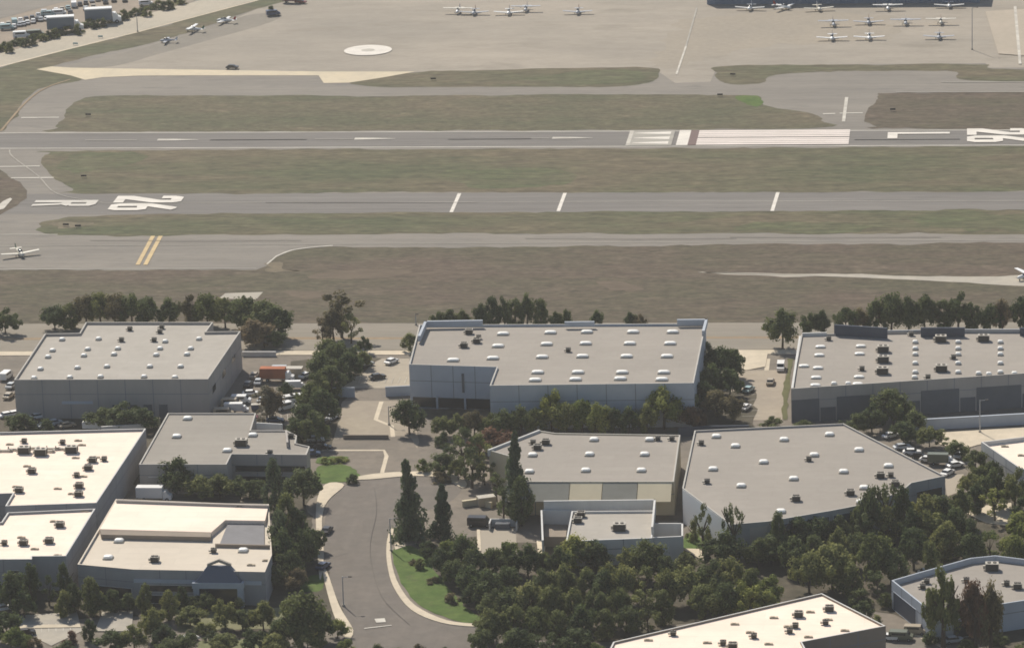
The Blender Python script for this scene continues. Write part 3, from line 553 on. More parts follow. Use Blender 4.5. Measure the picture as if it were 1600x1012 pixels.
for t0, t1, z1 in [(.0, .105, 6.0), (.105, .165, 3.6), (.165, .31, 6.1), (.31, .365, 3.6), (.365, .42, 6.0), (.42, .475, 3.7), (.475, .62, 6.2), (.62, .68, 3.7), (.68, .85, 6.1), (.85, .99, 3.7)]:
    b3.panel(0, t0+.002, t1-.002, .02, z1, wDark, 'painted_panel', proud=.06)
# 4 left-centre grey office
b4 = Bld('office_building', 'grey-roofed office with a stepped corner between the left trees', [(217, 725), (354, 725), (362, 709), (479, 710), (484, 697), (462, 692), (464, 680), (448, 672), (392, 672), (400, 645), (262, 645)], 7.5, wGrey, roofG, par=.35, cap=capM)
b4.sky('s', [(293, 652), (276, 680), (355, 702), (395, 678)]); b4.unit('U', [(377, 692)]); b4.unit('v', [(422, 706), (455, 680)])
b4.panel(2, .04, .97, 3.1, 4.6, glass, 'window', frame=wGrey); b4.panel(2, .04, .72, .1, 1.9, glass, 'window', frame=wGrey)
b4.wallrun([(402, 660), (440, 662)], 5.5, 7.6, .4, [wWhite]); b4.wallrun([(447, 672), (449, 690)], 5.5, 8.6, .5, [wGrey])
b4.panel(0, .1, .9, 4.2, 4.4, wWhite, 'trim_band', proud=.08)
# 5 white roofs on the left
b5 = Bld('warehouse', 'large bright white-roofed building at the left edge crowded with rooftop units', [(-130, 775), (20, 770), (8, 790), (151, 785), (228, 669), (-130, 678)], 8.5, wStone, roofW, par=.6, cap=wWhite)
b5.unit('u', [(50, 735), (30, 765), (124, 758), (123, 771), (138, 730), (145, 718)]); b5.unit('v', [(163, 716), (98, 690), (38, 688), (120, 741)])
b5.unit('U', [(38, 704), (64, 707), (112, 703)]); b5.unit('k', [(8, 702), (22, 700), (50, 698), (82, 699), (96, 699), (74, 703)]); b5.unit('x', [(15, 691), (122, 685), (128, 692), (118, 712), (130, 741), (90, 760), (112, 768), (42, 725), (25, 757), (150, 711)])
b6 = Bld('warehouse', 'small bright white-roofed block at the lower left edge', [(-130, 874), (50, 873), (50, 868.5), (103, 868), (149, 794), (12, 800), (2, 815), (-130, 815)], 8.3, wStone, roofW, par=.55, cap=wWhite)
b6.unit('u', [(94, 819), (37, 847), (77, 844)]); b6.unit('v', [(7, 847)]); b6.unit('x', [(84, 811), (33, 836), (54, 854), (132, 795), (90, 864)])
for t in (.1, .3, .55, .78): b6.panel(0, t, t+.1, 4.2, 5.6, glass, 'window', frame=wWhite)
b7 = Bld('office_building', 'white-roofed office with the blue entrance portico at lower left', [(121, 881), (208, 889), (414, 893), (425, 866), (420, 787), (356, 786), (181, 779)], 8.0, wStone, roofT, par=.6, cap=roofT)
b7.block([(156, 826), (330, 831), (352, 812), (414, 813), (419, 791), (181, 783)], 7.0, 8.6, [roofW], 'upper_roof')
b7.block([(158, 834.5), (329, 838.5), (330, 831), (156, 826)], 7.0, 8.55, [wBrown], 'roof_step')
b7.block([(343, 850), (413, 851), (413, 816), (357, 815)], 7.0, 7.75, [mat('court_shade_grey', (.21, .205, .21), fine=.1)], 'equipment_court')  # darkened grey paints in the shade of the sunken court
b7.wallrun([(338, 849), (420, 851)], 7.4, 8.2, .5, [wBrown]); b7.wallrun([(183, 781), (419, 789)], 7.5, 9.2, .4, [wGrey])
b7.sky('s', [(186, 843), (169, 869), (380, 858), (218, 795)]); b7.unit('u', [(242, 873)]); b7.unit('u', [(375, 795)]); b7.unit('x', [(291, 795), (208, 817), (221, 795), (392, 879), (416, 872)]); b7.unit('v', [(334, 859)])
b7.panel(1, .05, .55, 2.9, 4.4, glass, 'window', frame=wWhite); b7.panel(0, .05, .95, 0.3, 3.4, glass, 'window', frame=wWhite); b7.panel(1, .06, .52, .2, 2.0, glass, 'window', frame=wWhite)
b7.panel(1, .0, .97, 4.9, 5.8, wBlue, 'trim_band', proud=.15)
# portico
gr = b7; b_ = MB()
def v7(x, y, z): return b7.loc(x, y, z)
fa = G(302, 908, 6.0); A = Vector((fa.x-b7.c.x, fa.y-b7.c.y, 0)); fb = G(379, 910, 6.0); Bv = Vector((fb.x-b7.c.x, fb.y-b7.c.y, 0))
yf = min(A.y, Bv.y); Wd = Bv.x-A.x; yb_ = b7.L[1].y
m_ = MB(); m_.box(A.x, A.x+1.3, yf, yf+1.3, 0, 4.6); m_.box(Bv.x-1.3, Bv.x, yf, yf+1.3, 0, 4.6); m_.box(A.x-.2, Bv.x+.2, yf-.1, yf+1.4, 4.6, 5.9)
link('portico', m_.mesh('portico', wBlue), b7.root)
m_ = MB(); m_.hull([(A.x+.4, yf+.1, 5.9), (Bv.x-.4, yf+.1, 5.9), (Bv.x-.4, yb_+.4, 5.9), (A.x+.4, yb_+.4, 5.9)], [(A.x+Wd*.27, yb_-.4, 9.0), (A.x+Wd*.73, yb_-.4, 9.0), (A.x+Wd*.73, yb_+.4, 9.0), (A.x+Wd*.27, yb_+.4, 9.0)])
link('canopy', m_.mesh('canopy', mat('canopy_grey', (.13, .15, .19), rough=.6)), b7.root)
m_ = MB(); xm = A.x+Wd/2; hw = Wd*.24
prof = [(xm-hw, 8.0), (xm-hw, 9.4), (xm, 10.5), (xm+hw, 9.4), (xm+hw, 8.0), (xm+hw*.72, 8.0), (xm+hw*.72, 9.1), (xm, 9.85), (xm-hw*.72, 9.1), (xm-hw*.72, 8.0)]
for i in range(4):
    q = [prof[i], prof[i+1], prof[8-i], prof[9-i]]
    m_.hull([(x, yb_-.2, z) for x, z in q], [(x, yb_+.5, z) for x, z in q])
link('gable_arch', m_.mesh('gable_arch', mat('arch_paint', (.34, .31, .27))), b7.root)
b_ = MB(); b_.box(A.x+1.35, Bv.x-1.35, yf+.6, yf+.7, .1, 4.5); link('entrance_glazing', b_.mesh('entrance_glazing', glass), b7.root)
# 8 centre tan building
b8 = Bld('warehouse', 'grey-roofed building whose front is painted in tan and grey panels', [(792, 752), (1053, 752), (1063, 679), (868, 676), (842, 672), (764, 703), (795, 712)], 8.3, wTan, roofP, par=.3, cap=capM)
b8.sky('s', [(928, 685), (1015, 685), (832, 709), (921, 708), (1007, 708), (827, 735), (915, 733), (1002, 733)]); b8.unit('u', [(840, 698), (853, 690)]); b8.unit('v', [(833, 690), (1050, 684), (1028, 684)])
for t0, t1, m in [(.0, .38, wOlive), (.38, .575, wTan), (.575, .785, wOlive), (.785, .99, wTan)]:
    a_, c_ = b8.L[0], b8.L[1]; p0 = a_+(c_-a_)*(t0+.002); p1 = a_+(c_-a_)*(t1-.002); q = Vector((0, -5.2)); m_ = MB()
    m_.hull([(*(p0+q), 5.0), (*(p1+q), 5.0), (*p1, 7.9), (*p0, 7.9)], [(*(p0+q), 5.15), (*(p1+q), 5.15), (*p1, 8.1), (*p0, 8.1)]); link('sun_tilted_panel', m_.mesh('sun_tilted_panel', m), b8.root)  # slope added so the front panels catch sun and look brighter
b8.wallrun([(764, 702), (842, 671.5)], 7.0, 8.6, .5, [wWhite])
# 9 little white-framed building
b9 = Bld('office_building', 'little building with white parapets and an open side court', [(884, 845), (1019, 840), (1023, 797), (893, 798)], 6.2, wWhite, roofL, par=.5)
b9.unit('u', [(908, 803), (903, 812)]); b9.unit('U', [(968, 824)])
b9.wallrun([(851, 782), (1023, 780), (1019, 822)], 5.2, 8.0, .45, [wWhite]); b9.wallrun([(893, 797), (846, 796), (848, 843)], 0, 6.0, .4, [wWhite], 'court_wall')
b9.wallrun([(1021, 817), (1066, 817), (1066, 837), (1021, 839)], 0, 6.0, .4, [wWhite], 'court_wall')
b9.panel(0, .22, .48, .2, 3.4, glass, 'window', frame=wWhite); b9.panel(0, .70, .97, .2, 3.2, glass, 'window', frame=wWhite)
b9.block([(850, 838), (884, 838), (890, 800), (852, 800)], 0, 2.6, [wBrown], 'court_shed')
# 10 large angled grey roof
b10 = Bld('warehouse', 'large angular grey-roofed building with a pale rounded corner', [(1142, 819), (1200, 814), (1300, 797), (1342, 789), (1408, 768), (1424, 754), (1477, 743), (1318, 661), (1085, 672), (1066, 762)], 8.5, wStone, roofP, par=.45, cap=capM)
b10.sky('s', [(1119, 680), (1149, 695), (1225, 685), (1296, 677), (1193, 720), (1114, 731), (1272, 709), (1240, 746), (1158, 757), (1342, 701), (1318, 735), (1388, 726), (1220, 797), (1345, 782), (1350, 760)])
b10.unit('v', [(1096, 691), (1105, 751), (1264, 716), (1392, 741)]); b10.unit('u', [(1244, 778), (1376, 742), (1399, 755)]); b10.unit('u', [(1329, 769)])
b10.panel(1, .2, .95, .3, 7.2, slate, 'window', frame=wBlue); b10.panel(2, .05, .95, .3, 7.2, slate, 'window', frame=wBlue); b10.panel(0, .5, .98, .02, 7.4, wGrey, 'painted_panel')
b10.panel(5, .15, .9, .3, 6.0, glass, 'window', frame=wBlue); b10.panel(9, .01, .99, .05, 8.3, mat('grazing_sun_white', (.85, .84, .81)), 'painted_panel')  # corner panel whitened: grazing sunlight put into its colour
# 11 bottom-right pale blue
b11 = Bld('warehouse', 'pale blue-walled building with a tan roof at the lower right corner', [(1457, 957), (1565, 943), (1660, 928), (1660, 880), (1555, 867), (1516, 871), (1434, 894), (1393, 906)], 6.5, wBlue, roofP, par=1.3, cap=wBlue)
b11.unit('U', [(1550, 886)]); b11.unit('u', [(1590, 915)]); b11.unit('v', [(1448, 907), (1442, 915), (1573, 910), (1510, 905)])
b11.panel(7, .05, .6, .2, 4.2, slate, 'window', frame=wBlue); b11.panel(0, .3, .9, .2, 3.8, glass, 'window', frame=wBlue)
# 12 bottom white roof
b12 = Bld('warehouse', 'bright white-roofed building cut by the bottom edge of the picture', [(900, 1120), (1290, 1070), (1253, 1002), (1384, 977), (1284, 926), (958, 1002)], 8.0, wBrown, roofW, par=.45, cap=wWhite)
b12.unit('u', [(1248, 959), (1296, 950), (1145, 1008)]); b12.unit('v', [(1290, 971), (1234, 984), (1243, 976), (1178, 992), (1130, 1003), (1052, 988)])
b12.unit('x', [(1209, 961), (1266, 952), (1231, 975), (1263, 991), (1320, 981), (1201, 1002), (1172, 984), (1013, 996), (1148, 971), (1070, 1012), (1105, 1000), (1294, 964)])
# 13 right edge white roof
b13 = Bld('office_building', 'small white-roofed building at the right edge beside the sunlit yard', [(1533, 690), (1592, 730), (1680, 760), (1680, 672)], 6.0, wWhite, roofW, par=1.0, cap=wWhite)
b13.unit('x', [(1570, 694), (1596, 708)])
# hangar
hg = Bld('hangar', 'long slate-blue hangar at the top edge behind the parked aeroplanes', [(1104, -28), (1531, -31), (1540, -75), (1120, -75)], 8.5, mat('hangar_blue', (.20, .26, .34), (.17, .225, .30), .1, (1, 1, .05), rough=.5), roofL, par=.3, cat='hangar')
for i in range(9): hg.panel(0, .03+i*.105, .125+i*.105, .2, 6.4, mat('hangar_door%d' % i, (.15, .20, .275)), 'hangar_door', proud=.08)
hg.panel(0, .0, 1.0, 7.4, 8.3, wGrey, 'fascia', proud=.2)

# free-standing walls
def wall_thing(label, pts, h, th, m, name='boundary_wall', capm=None):
    P = [G(x, y, h) for x, y in pts]; c = P[0]; b = MB(); b2_ = MB()
    for a, c2 in zip(P, P[1:]):
        a = a.to_2d()-c.to_2d(); e = c2.to_2d()-c.to_2d(); d = (e-a).normalized(); q = Vector((-d.y, d.x))*th/2; q2 = q*1.35
        b.hull([(*(a-q), 0), (*(e-q), 0), (*(e+q), 0), (*(a+q), 0)], [(*(a-q), h-.12), (*(e-q), h-.12), (*(e+q), h-.12), (*(a+q), h-.12)])
        b2_.hull([(*(a-q2), h-.12), (*(e-q2), h-.12), (*(e+q2), h-.12), (*(a+q2), h-.12)], [(*(a-q2), h), (*(e-q2), h), (*(e+q2), h), (*(a+q2), h)])
    r = tag(link(name, None, None, (c.x, c.y, 0)), label, 'wall'); link('wall_face', b.mesh('wall_face', m), r); link('coping', b2_.mesh('coping', capm or m), r); return r
wall_thing('long pale wall in front of the right-hand warehouse', [(1430, 655), (1700, 640)], 2.9, .5, wBlue)
wall_thing('blue-grey yard wall left of the middle warehouse', [(602, 604), (642, 602)], 2.7, .3, wBlue)
wall_thing('blue-grey yard wall at the left end of the tan yard', [(518, 605), (554, 605)], 2.7, .3, wBlue)
wall_thing('low brown wall above the driveway gutter', [(536, 679), (607, 679)], 1.1, .3, wBrown)
wall_thing('pale low wall behind the large white-roofed building', [(158, 666), (226, 662)], 2.4, .4, wWhite)
wall_thing('pale wall stub beside the stepped office', [(222, 655), (250, 652)], 2.6, .5, wTan)
wall_thing('long dark wall behind the angular grey roof', [(1060, 668), (1100, 665), (1170, 664)], 2.4, .3, slate)
wall_thing('low pale wall at the enclosure above the dark pickup', [(722, 782), (745, 779), (768, 784)], 1.6, .6, wTan)
wall_thing('pale-green low wall in the yard behind the top-left warehouse', [(378, 549), (431, 549)], 1.4, .4, wWhite)

# ---------------------------------------------------------------- trees
def crown_mesh(shape, seed, n=36, leaf=.125, per=105):
    rnd = random.Random(seed); b = MB(); tone = []
    cents = []
    if shape == 'round':
        for i in range(n):
            th = rnd.uniform(0, 6.283); u = rnd.uniform(-.55, 1); r = math.sqrt(max(0, 1-u*u))*rnd.uniform(.35, 1.0); cents.append((r*math.cos(th), r*math.sin(th), u*rnd.uniform(.6, .85), rnd.choice((.14, .2, .26, .34, .38))))
    elif shape == 'cone':
        for i in range(n+8):
            z = rnd.random()**1.15; r = (1-z)**.8*rnd.uniform(.3, .85)*(.75+.25*math.sin(z*26)); th = rnd.uniform(0, 6.283); cents.append((r*math.cos(th), r*math.sin(th), z*2-1, .13+.2*(1-z)))
        cents += [(0, 0, k/5-1+.1, .3*(1-k/10)) for k in range(10)]
    elif shape == 'sparse':
        for i in range(15):
            th = rnd.uniform(0, 6.283); u = rnd.uniform(-.9, 1); r = math.sqrt(max(0, 1-u*u))*rnd.uniform(.3, .95); cents.append((r*math.cos(th), r*math.sin(th), u*.9, rnd.uniform(.16, .27)))
    elif shape == 'tall':
        for i in range(n):
            th = rnd.uniform(0, 6.283); u = rnd.uniform(-1, 1); r = math.sqrt(max(0, 1-abs(u)**2.4))*rnd.uniform(.35, .85)*(.8 if u > .3 else 1); cents.append((r*math.cos(th), r*math.sin(th), u*.95, rnd.uniform(.2, .34)))
    elif shape == 'bush':
        for i in range(18):
            th = rnd.uniform(0, 6.283); u = rnd.uniform(0, 1); r = math.sqrt(max(0, 1-u*u))*rnd.uniform(.3, .85); cents.append((r*math.cos(th), r*math.sin(th), u*1.5-.9, rnd.uniform(.22, .36)))
    for (x, y, z, r) in cents:
        t = min(1, max(0, rnd.gauss(.5, .28)))
        for k in range(per if shape != 'sparse' else int(per*.8)):
            d = Vector((rnd.gauss(0, 1), rnd.gauss(0, 1), rnd.gauss(0, 1))).normalized()*r*rnd.uniform(.55, 1.08)
            p = Vector((x, y, z))+d*Vector((1, 1, .8)).x; s = leaf*rnd.uniform(.55, 1.25)
            nn = (d.normalized()+Vector((rnd.gauss(0, .55), rnd.gauss(0, .55), rnd.gauss(0.25, .55)))).normalized(); u_ = nn.orthogonal().normalized(); v_ = nn.cross(u_)
            a = rnd.uniform(0, 6.28); u2 = u_*math.cos(a)+v_*math.sin(a); v2 = nn.cross(u2)
            b.face([p-u2*s*.5, p-v2*s*.35, p+u2*s*.55, p+v2*s*.4]); tone.append(min(1, max(0, t+rnd.gauss(0, .15))))
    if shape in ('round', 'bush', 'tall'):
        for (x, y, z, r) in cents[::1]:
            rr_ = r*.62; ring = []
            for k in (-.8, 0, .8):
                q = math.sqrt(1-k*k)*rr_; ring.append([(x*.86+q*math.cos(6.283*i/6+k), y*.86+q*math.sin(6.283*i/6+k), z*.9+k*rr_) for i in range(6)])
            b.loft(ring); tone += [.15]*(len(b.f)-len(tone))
    me = b.mesh('crown', LEAF['d']); at = me.attributes.new('tone', 'FLOAT', 'FACE'); at.data.foreach_set('value', tone); return me
def trunk_mesh(seed, cone=False):
    rnd = random.Random(seed); b = MB()      # unit height 1, radius about .03
    if cone: b.tube((0, 0, 0), (0, 0, .95), .03, .006)
    else:
        k = Vector((rnd.uniform(-.03, .03), rnd.uniform(-.03, .03), .45)); b.tube((0, 0, 0), k, .034, .022)
        for i in range(5):
            a = i*1.2566+rnd.uniform(-.4, .4); e = k+Vector((math.cos(a)*rnd.uniform(.12, .24), math.sin(a)*rnd.uniform(.12, .24), rnd.uniform(.2, .42))); b.tube(k, e, .016, .005, 5)
    return b.mesh('trunk', bark)
SH = {s: [crown_mesh(s, 11*k+len(s)) for k in range(6)] for s in ('round', 'cone', 'sparse', 'tall', 'bush')}
TR = [trunk_mesh(k) for k in range(3)]; TRC = trunk_mesh(9, True)
BELT = ('back row of the big tree belt', 'front row of the big tree belt', 'lowest row above the bottom white roof', 'second row below the large angular roof', 'trees above the pale blue-walled building', 'upper row below the large angular roof')
SHN = dict(round='spreading_tree', cone='conifer', sparse='open_crowned_tree', tall='upright_tree', bush='shrub')
trnd = random.Random(3)
WD = dict(round=1.02, cone=1.25, sparse=1.05, tall=1.12, bush=1.05)
def tree(x, yt, wpx, h, col, shape, label, group=None, k=None):
    if shape == 'round' and wpx > 38 and (group or '').endswith(('belt', 'roof', 'building')): j = trnd.choice((.78, .9, 1.0, 1.12, 1.22)); wpx *= j; yt += (1-j)*14
    p = G(x, yt, h); sc_px = (G(x+10, yt, h)-p).length/10; r = wpx*sc_px/2
    name = SHN[shape]; o = tag(link(name, None, None, (p.x, p.y, 0)), label, 'shrub' if shape == 'bush' else 'tree', group)
    low = {'round': .10, 'cone': .04, 'sparse': .22, 'tall': .06, 'bush': 0}[shape]
    z0 = h*low; hz = (h-z0)/2; zr = {'round': .86, 'cone': 1.05, 'sparse': 1.05, 'tall': 1.15, 'bush': .9}[shape]
    idx = trnd.randrange(6); me = SH[shape][idx]
    c = link('crown', me, o, (0, 0, z0+hz*.98), trnd.uniform(0, 6.28), (r*trnd.uniform(1.0, 1.12)*WD[shape], r*trnd.uniform(.95, 1.1)*WD[shape], hz/zr*1.12))
    c.material_slots[0].link = 'OBJECT'; c.material_slots[0].material = LEAF[col]
    if shape != 'bush': link('trunk', TRC if shape == 'cone' else TR[idx % 3], o, (0, 0, 0), trnd.uniform(0, 6.28), (h, h, h))
    else: link('stem', TR[idx % 3], o, (0, 0, 0), 0, (h*1.2, h*1.2, h*.8))
    return o
CN = dict(d='dark green', o='olive green', b='bright green', n='brownish', r='reddish', c='blue-green', p='pale straw-coloured')
SN = dict(round='tree', cone='conifer', sparse='open-crowned tree', tall='upright tree', bush='shrub')
def row(desc, group, items):
    items = sorted(items, key=lambda t: t[0]); n = len(items)
    for i, it in enumerate(items):
        x, yt, wp, h, col, shp = it
        if group in BELT and shp == 'round':
            if i % 4 == 2: shp = 'tall'; wp *= .8
            if i % 5 == 3: col = {'o': 'd', 'd': 'o'}.get(col, col)
            if i % 7 == 5: shp = 'sparse'
        if n == 1: lab = '%s %s %s' % (CN[col], SN[shp], desc)
        else:
            pos = 'leftmost' if i == 0 else 'rightmost' if i == n-1 else ORD[i]+' from left'
            lab = '%s %s, %s %s' % (CN[col], SN[shp], pos, desc)
        tree(x, yt, wp, h, col, shp, lab, group if n > 1 else None)
T = 'round tall sparse bush cone'.split()
row('in the row behind the upper-left warehouse', 'trees behind the upper-left warehouse', [(6, 486, 46, 6.5, 'd', 'round'), (84, 480, 42, 6.5, 'd', 'round'), (108, 476, 34, 7, 'o', 'tall'), (132, 464, 40, 8.5, 'n', 'round'), (155, 460, 40, 9, 'o', 'round'), (178, 462, 42, 9, 'n', 'round'),
  (204, 462, 46, 9, 'd', 'round'), (228, 467, 38, 8.5, 'd', 'round'), (262, 471, 42, 7.5, 'd', 'round'), (299, 460, 34, 9, 'n', 'tall'), (322, 462, 44, 9, 'o', 'round'), (350, 468, 44, 8, 'o', 'round'), (378, 467, 56, 9, 'd', 'round'), (408, 474, 58, 9, 'd', 'round'), (432, 484, 48, 8, 'd', 'round')])
row('below the dark end of the upper-left row', 'trees east of the upper-left warehouse', [(398, 505, 60, 6.5, 'n', 'round'), (432, 520, 34, 4, 'd', 'round'), (412, 516, 40, 5, 'n', 'sparse')])
row('standing alone above the driveway trees on the back road', None, [(531, 458, 78, 12.5, 'n', 'sparse')])
row('under the tall brownish tree at the back road', 'trees under the tall brownish tree', [(503, 498, 34, 7, 'n', 'sparse'), (520, 488, 40, 8, 'n', 'round'), (547, 492, 44, 8, 'o', 'sparse')])
row('in the clump between the two upper warehouses', 'trees between the two upper warehouses', [(512, 530, 44, 8, 'o', 'tall'), (530, 536, 50, 8.5, 'd', 'round'), (502, 556, 46, 8, 'd', 'round'), (545, 556, 44, 7, 'd', 'round'), (566, 552, 30, 4, 'o', 'round'),
  (492, 582, 44, 8.5, 'o', 'tall'), (516, 572, 46, 8.5, 'd', 'tall'), (484, 604, 46, 9, 'o', 'round'), (503, 612, 50, 9, 'd', 'round'), (476, 632, 46, 8.5, 'd', 'tall'), (492, 645, 46, 8.5, 'd', 'round'), (462, 655, 34, 6, 'd', 'tall')])
row('standing by itself on the back road right of the brownish tree', None, [(569, 527, 24, 4.5, 'd', 'round')])
row('at the far left corner of the middle warehouse', None, [(640, 524, 30, 4.5, 'o', 'round')])
row('in the low row behind the middle warehouse', 'trees behind the middle warehouse', [(686, 489, 24, 5, 'd', 'round'), (703, 483, 22, 6, 'd', 'tall'), (722, 488, 24, 5, 'o', 'round'), (750, 480, 28, 7, 'd', 'round'), (768, 464, 30, 9, 'd', 'tall'), (787, 467, 26, 8.5, 'd', 'round'), (803, 469, 30, 8.5, 'd', 'tall'),
  (822, 465, 28, 9, 'd', 'round'), (843, 467, 26, 8.5, 'd', 'tall'), (868, 490, 22, 4.5, 'd', 'round'), (884, 487, 22, 5, 'd', 'round'), (932, 488, 22, 5, 'd', 'round'), (985, 491, 22, 4.5, 'd', 'round'), (999, 492, 22, 4.5, 'n', 'round')])
row('leaning over the drive left of the right-hand warehouse', None, [(1222, 490, 52, 9.5, 'd', 'round')])
row('in the row behind the right-hand warehouse', 'trees behind the right-hand warehouse', [(1264, 491, 34, 6.5, 'd', 'round'), (1283, 490, 30, 6.5, 'd', 'round'), (1322, 484, 38, 7, 'd', 'round'), (1343, 486, 34, 6.5, 'n', 'round'), (1370, 474, 40, 8.5, 'd', 'round'), (1392, 461, 44, 10.5, 'd', 'round'), (1420, 470, 40, 9, 'd', 'round'),
  (1445, 468, 44, 9, 'd', 'round'), (1474, 469, 36, 9, 'd', 'tall'), (1497, 463, 46, 10, 'd', 'round'), (1522, 478, 30, 8, 'd', 'tall'), (1548, 478, 40, 8, 'd', 'round'), (1566, 472, 34, 9, 'n', 'round'), (1594, 468, 44, 9.5, 'd', 'round'), (1625, 470, 44, 9, 'd', 'round')])
row('right of the middle warehouse', 'trees at the right end of the middle warehouse', [(1104, 536, 26, 7, 'd', 'tall'), (1122, 545, 46, 8, 'd', 'round'), (1142, 548, 40, 7.5, 'd', 'round'), (1112, 575, 46, 7.5, 'd', 'round'), (1140, 578, 44, 7, 'd', 'round'), (1158, 596, 20, 3, 'd', 'bush'),
  (1098, 602, 46, 7, 'd', 'round'), (1120, 612, 50, 7, 'n', 'round'), (1146, 624, 36, 6, 'n', 'round')])
row('in the row in front of the middle warehouse', 'trees in front of the middle warehouse', [(692, 652, 38, 5, 'o', 'round'), (716, 648, 36, 6, 'o', 'round'), (740, 644, 34, 6.5, 'n', 'round'), (764, 650, 36, 6, 'o', 'round'), (788, 645, 40, 6.5, 'd', 'round'), (812, 640, 40, 7, 'd', 'round'), (836, 640, 34, 7, 'o', 'round'),
  (861, 615, 50, 10, 'b', 'round'), (884, 632, 40, 8, 'o', 'round'), (908, 628, 42, 8.5, 'b', 'round'), (933, 636, 44, 8, 'b', 'round'), (958, 640, 36, 6.5, 'd', 'round'), (982, 640, 34, 6.5, 'd', 'round'), (1010, 636, 34, 7, 'o', 'round'), (1036, 614, 54, 9.5, 'b', 'round'), (1064, 606, 46, 9.5, 'd', 'round'), (1082, 638, 40, 6, 'r', 'round')])
row('beside the tan car park, in front of the middle warehouse', None, [(638, 628, 48, 8.5, 'd', 'round')])
row('in the planting above the tan-panelled building', 'trees left of the tan-panelled building', [(690, 672, 26, 4, 'd', 'bush'), (703, 690, 34, 6, 'd', 'sparse'), (724, 672, 56, 12, 'd', 'sparse'), (745, 680, 50, 11, 'o', 'sparse'), (765, 676, 60, 6, 'r', 'round'), (690, 712, 44, 5, 'd', 'round'), (735, 700, 44, 10, 'd', 'sparse'), (660, 716, 26, 3.5, 'b', 'bush'),
  (756, 714, 40, 7, 'o', 'sparse'), (775, 740, 36, 7, 'd', 'sparse'), (715, 720, 30, 5, 'o', 'round'), (688, 735, 30, 3, 'n', 'bush')])
row('rising over the right side of the turning circle', 'tall conifers by the turning circle', [(634, 726, 62, 18, 'c', 'cone'), (690, 762, 52, 12, 'c', 'cone')])
row('overlapping the left end of the tan-panelled building', None, [(804, 684, 50, 19, 'c', 'cone')])
row('beside the tallest conifer, left of the little building', 'trees left of the little building', [(812, 745, 36, 12, 'd', 'tall'), (785, 765, 34, 8, 'd', 'sparse')])
row('in front of the stepped office', 'trees in front of the stepped office', [(246, 728, 40, 4, 'd', 'round'), (274, 722, 56, 8, 'd', 'round'), (312, 748, 50, 5, 'o', 'round'), (342, 745, 50, 5.5, 'o', 'round'), (374, 748, 46, 5, 'd', 'round'), (398, 752, 34, 4.5, 'd', 'round'), (426, 720, 34, 13, 'c', 'tall'), (472, 736, 58, 8.5, 'd', 'round')])
row('between the white-roofed office and the street', 'trees between white-roofed office and street', [(446, 774, 38, 15, 'o', 'tall'), (466, 796, 48, 12, 'd', 'tall'), (436, 800, 40, 13, 'c', 'tall'), (442, 835, 46, 9.5, 'd', 'round'), (472, 832, 46, 9, 'd', 'round'), (452, 866, 44, 7, 'd', 'round'), (492, 830, 30, 5, 'd', 'round'), (426, 888, 36, 5, 'd', 'round'), (462, 892, 38, 4.5, 'n', 'round')])
row('at the shaded gap behind the upper-left warehouse front', 'trees before the shaded warehouse front', [(190, 634, 70, 6, 'd', 'round'), (160, 640, 50, 5, 'd', 'round'), (225, 640, 50, 5.5, 'd', 'round'), (30, 650, 46, 4, 'd', 'round'), (70, 655, 40, 3.5, 'd', 'bush')])
row('among the trucks beside the upper-left warehouse', 'trees among the parked trucks', [(415, 605, 54, 8.5, 'p', 'sparse'), (424, 612, 44, 7.5, 'n', 'round'), (446, 600, 22, 4, 'd', 'round'), (405, 640, 30, 5, 'p', 'sparse')])
row('right of the charcoal-panelled front', 'trees before the charcoal-panelled front', [(1395, 612, 62, 9, 'd', 'round'), (1362, 636, 46, 6.5, 'd', 'round'), (1428, 646, 40, 5.5, 'd', 'round'), (1412, 662, 40, 5, 'd', 'round'), (1452, 668, 40, 5, 'o', 'round'), (1340, 650, 40, 5, 'd', 'round'), (1480, 684, 34, 3.5, 'o', 'sparse'), (1310, 655, 36, 4, 'd', 'bush'), (1255, 656, 44, 3, 'o', 'bush'), (1205, 650, 40, 3, 'o', 'bush')])
row('left of the right-edge white roof', 'trees by the right-edge white roof', [(1498, 692, 34, 4, 'd', 'round'), (1524, 706, 34, 5, 'd', 'round'), (1550, 722, 34, 5.5, 'd', 'round'), (1530, 732, 38, 5, 'o', 'round'), (1512, 742, 34, 5, 'o', 'round')])
row('in the thin pair before the pale rounded corner', 'thin trees before the pale rounded corner', [(1098, 790, 32, 12, 'o', 'sparse'), (1144, 784, 34, 15, 'd', 'sparse')])
row('around the foot of the pale rounded corner', 'trees at the foot of the pale rounded corner', [(1082, 812, 26, 5, 'o', 'bush'), (1110, 822, 30, 4, 'd', 'bush'), (1130, 837, 66, 8, 'd', 'round'), (1168, 836, 30, 3, 'r', 'bush'), (1216, 802, 26, 11, 'd', 'tall'), (1186, 846, 44, 6, 'o', 'round'), (1166, 830, 24, 4, 'r', 'bush')])
row('in the upper row below the large angular roof', 'upper row below the large angular roof', [(1246, 818, 44, 7.5, 'd', 'round'), (1276, 816, 46, 7.5, 'd', 'round'), (1308, 806, 48, 8, 'd', 'round'), (1340, 796, 44, 8, 'd', 'round'), (1358, 766, 42, 13, 'd', 'round'), (1386, 752, 54, 14.5, 'd', 'round'), (1410, 762, 46, 13, 'd', 'round'), (1446, 780, 40, 8, 'o', 'round'),
  (1470, 780, 44, 8, 'o', 'round'), (1500, 766, 46, 8, 'o', 'round'), (1525, 758, 44, 7, 'd', 'round'), (1552, 738, 46, 8.5, 'd', 'round'), (1586, 736, 54, 9.5, 'd', 'round'), (1555, 766, 50, 7.5, 'b', 'round'), (1600, 776, 50, 8, 'd', 'round')])
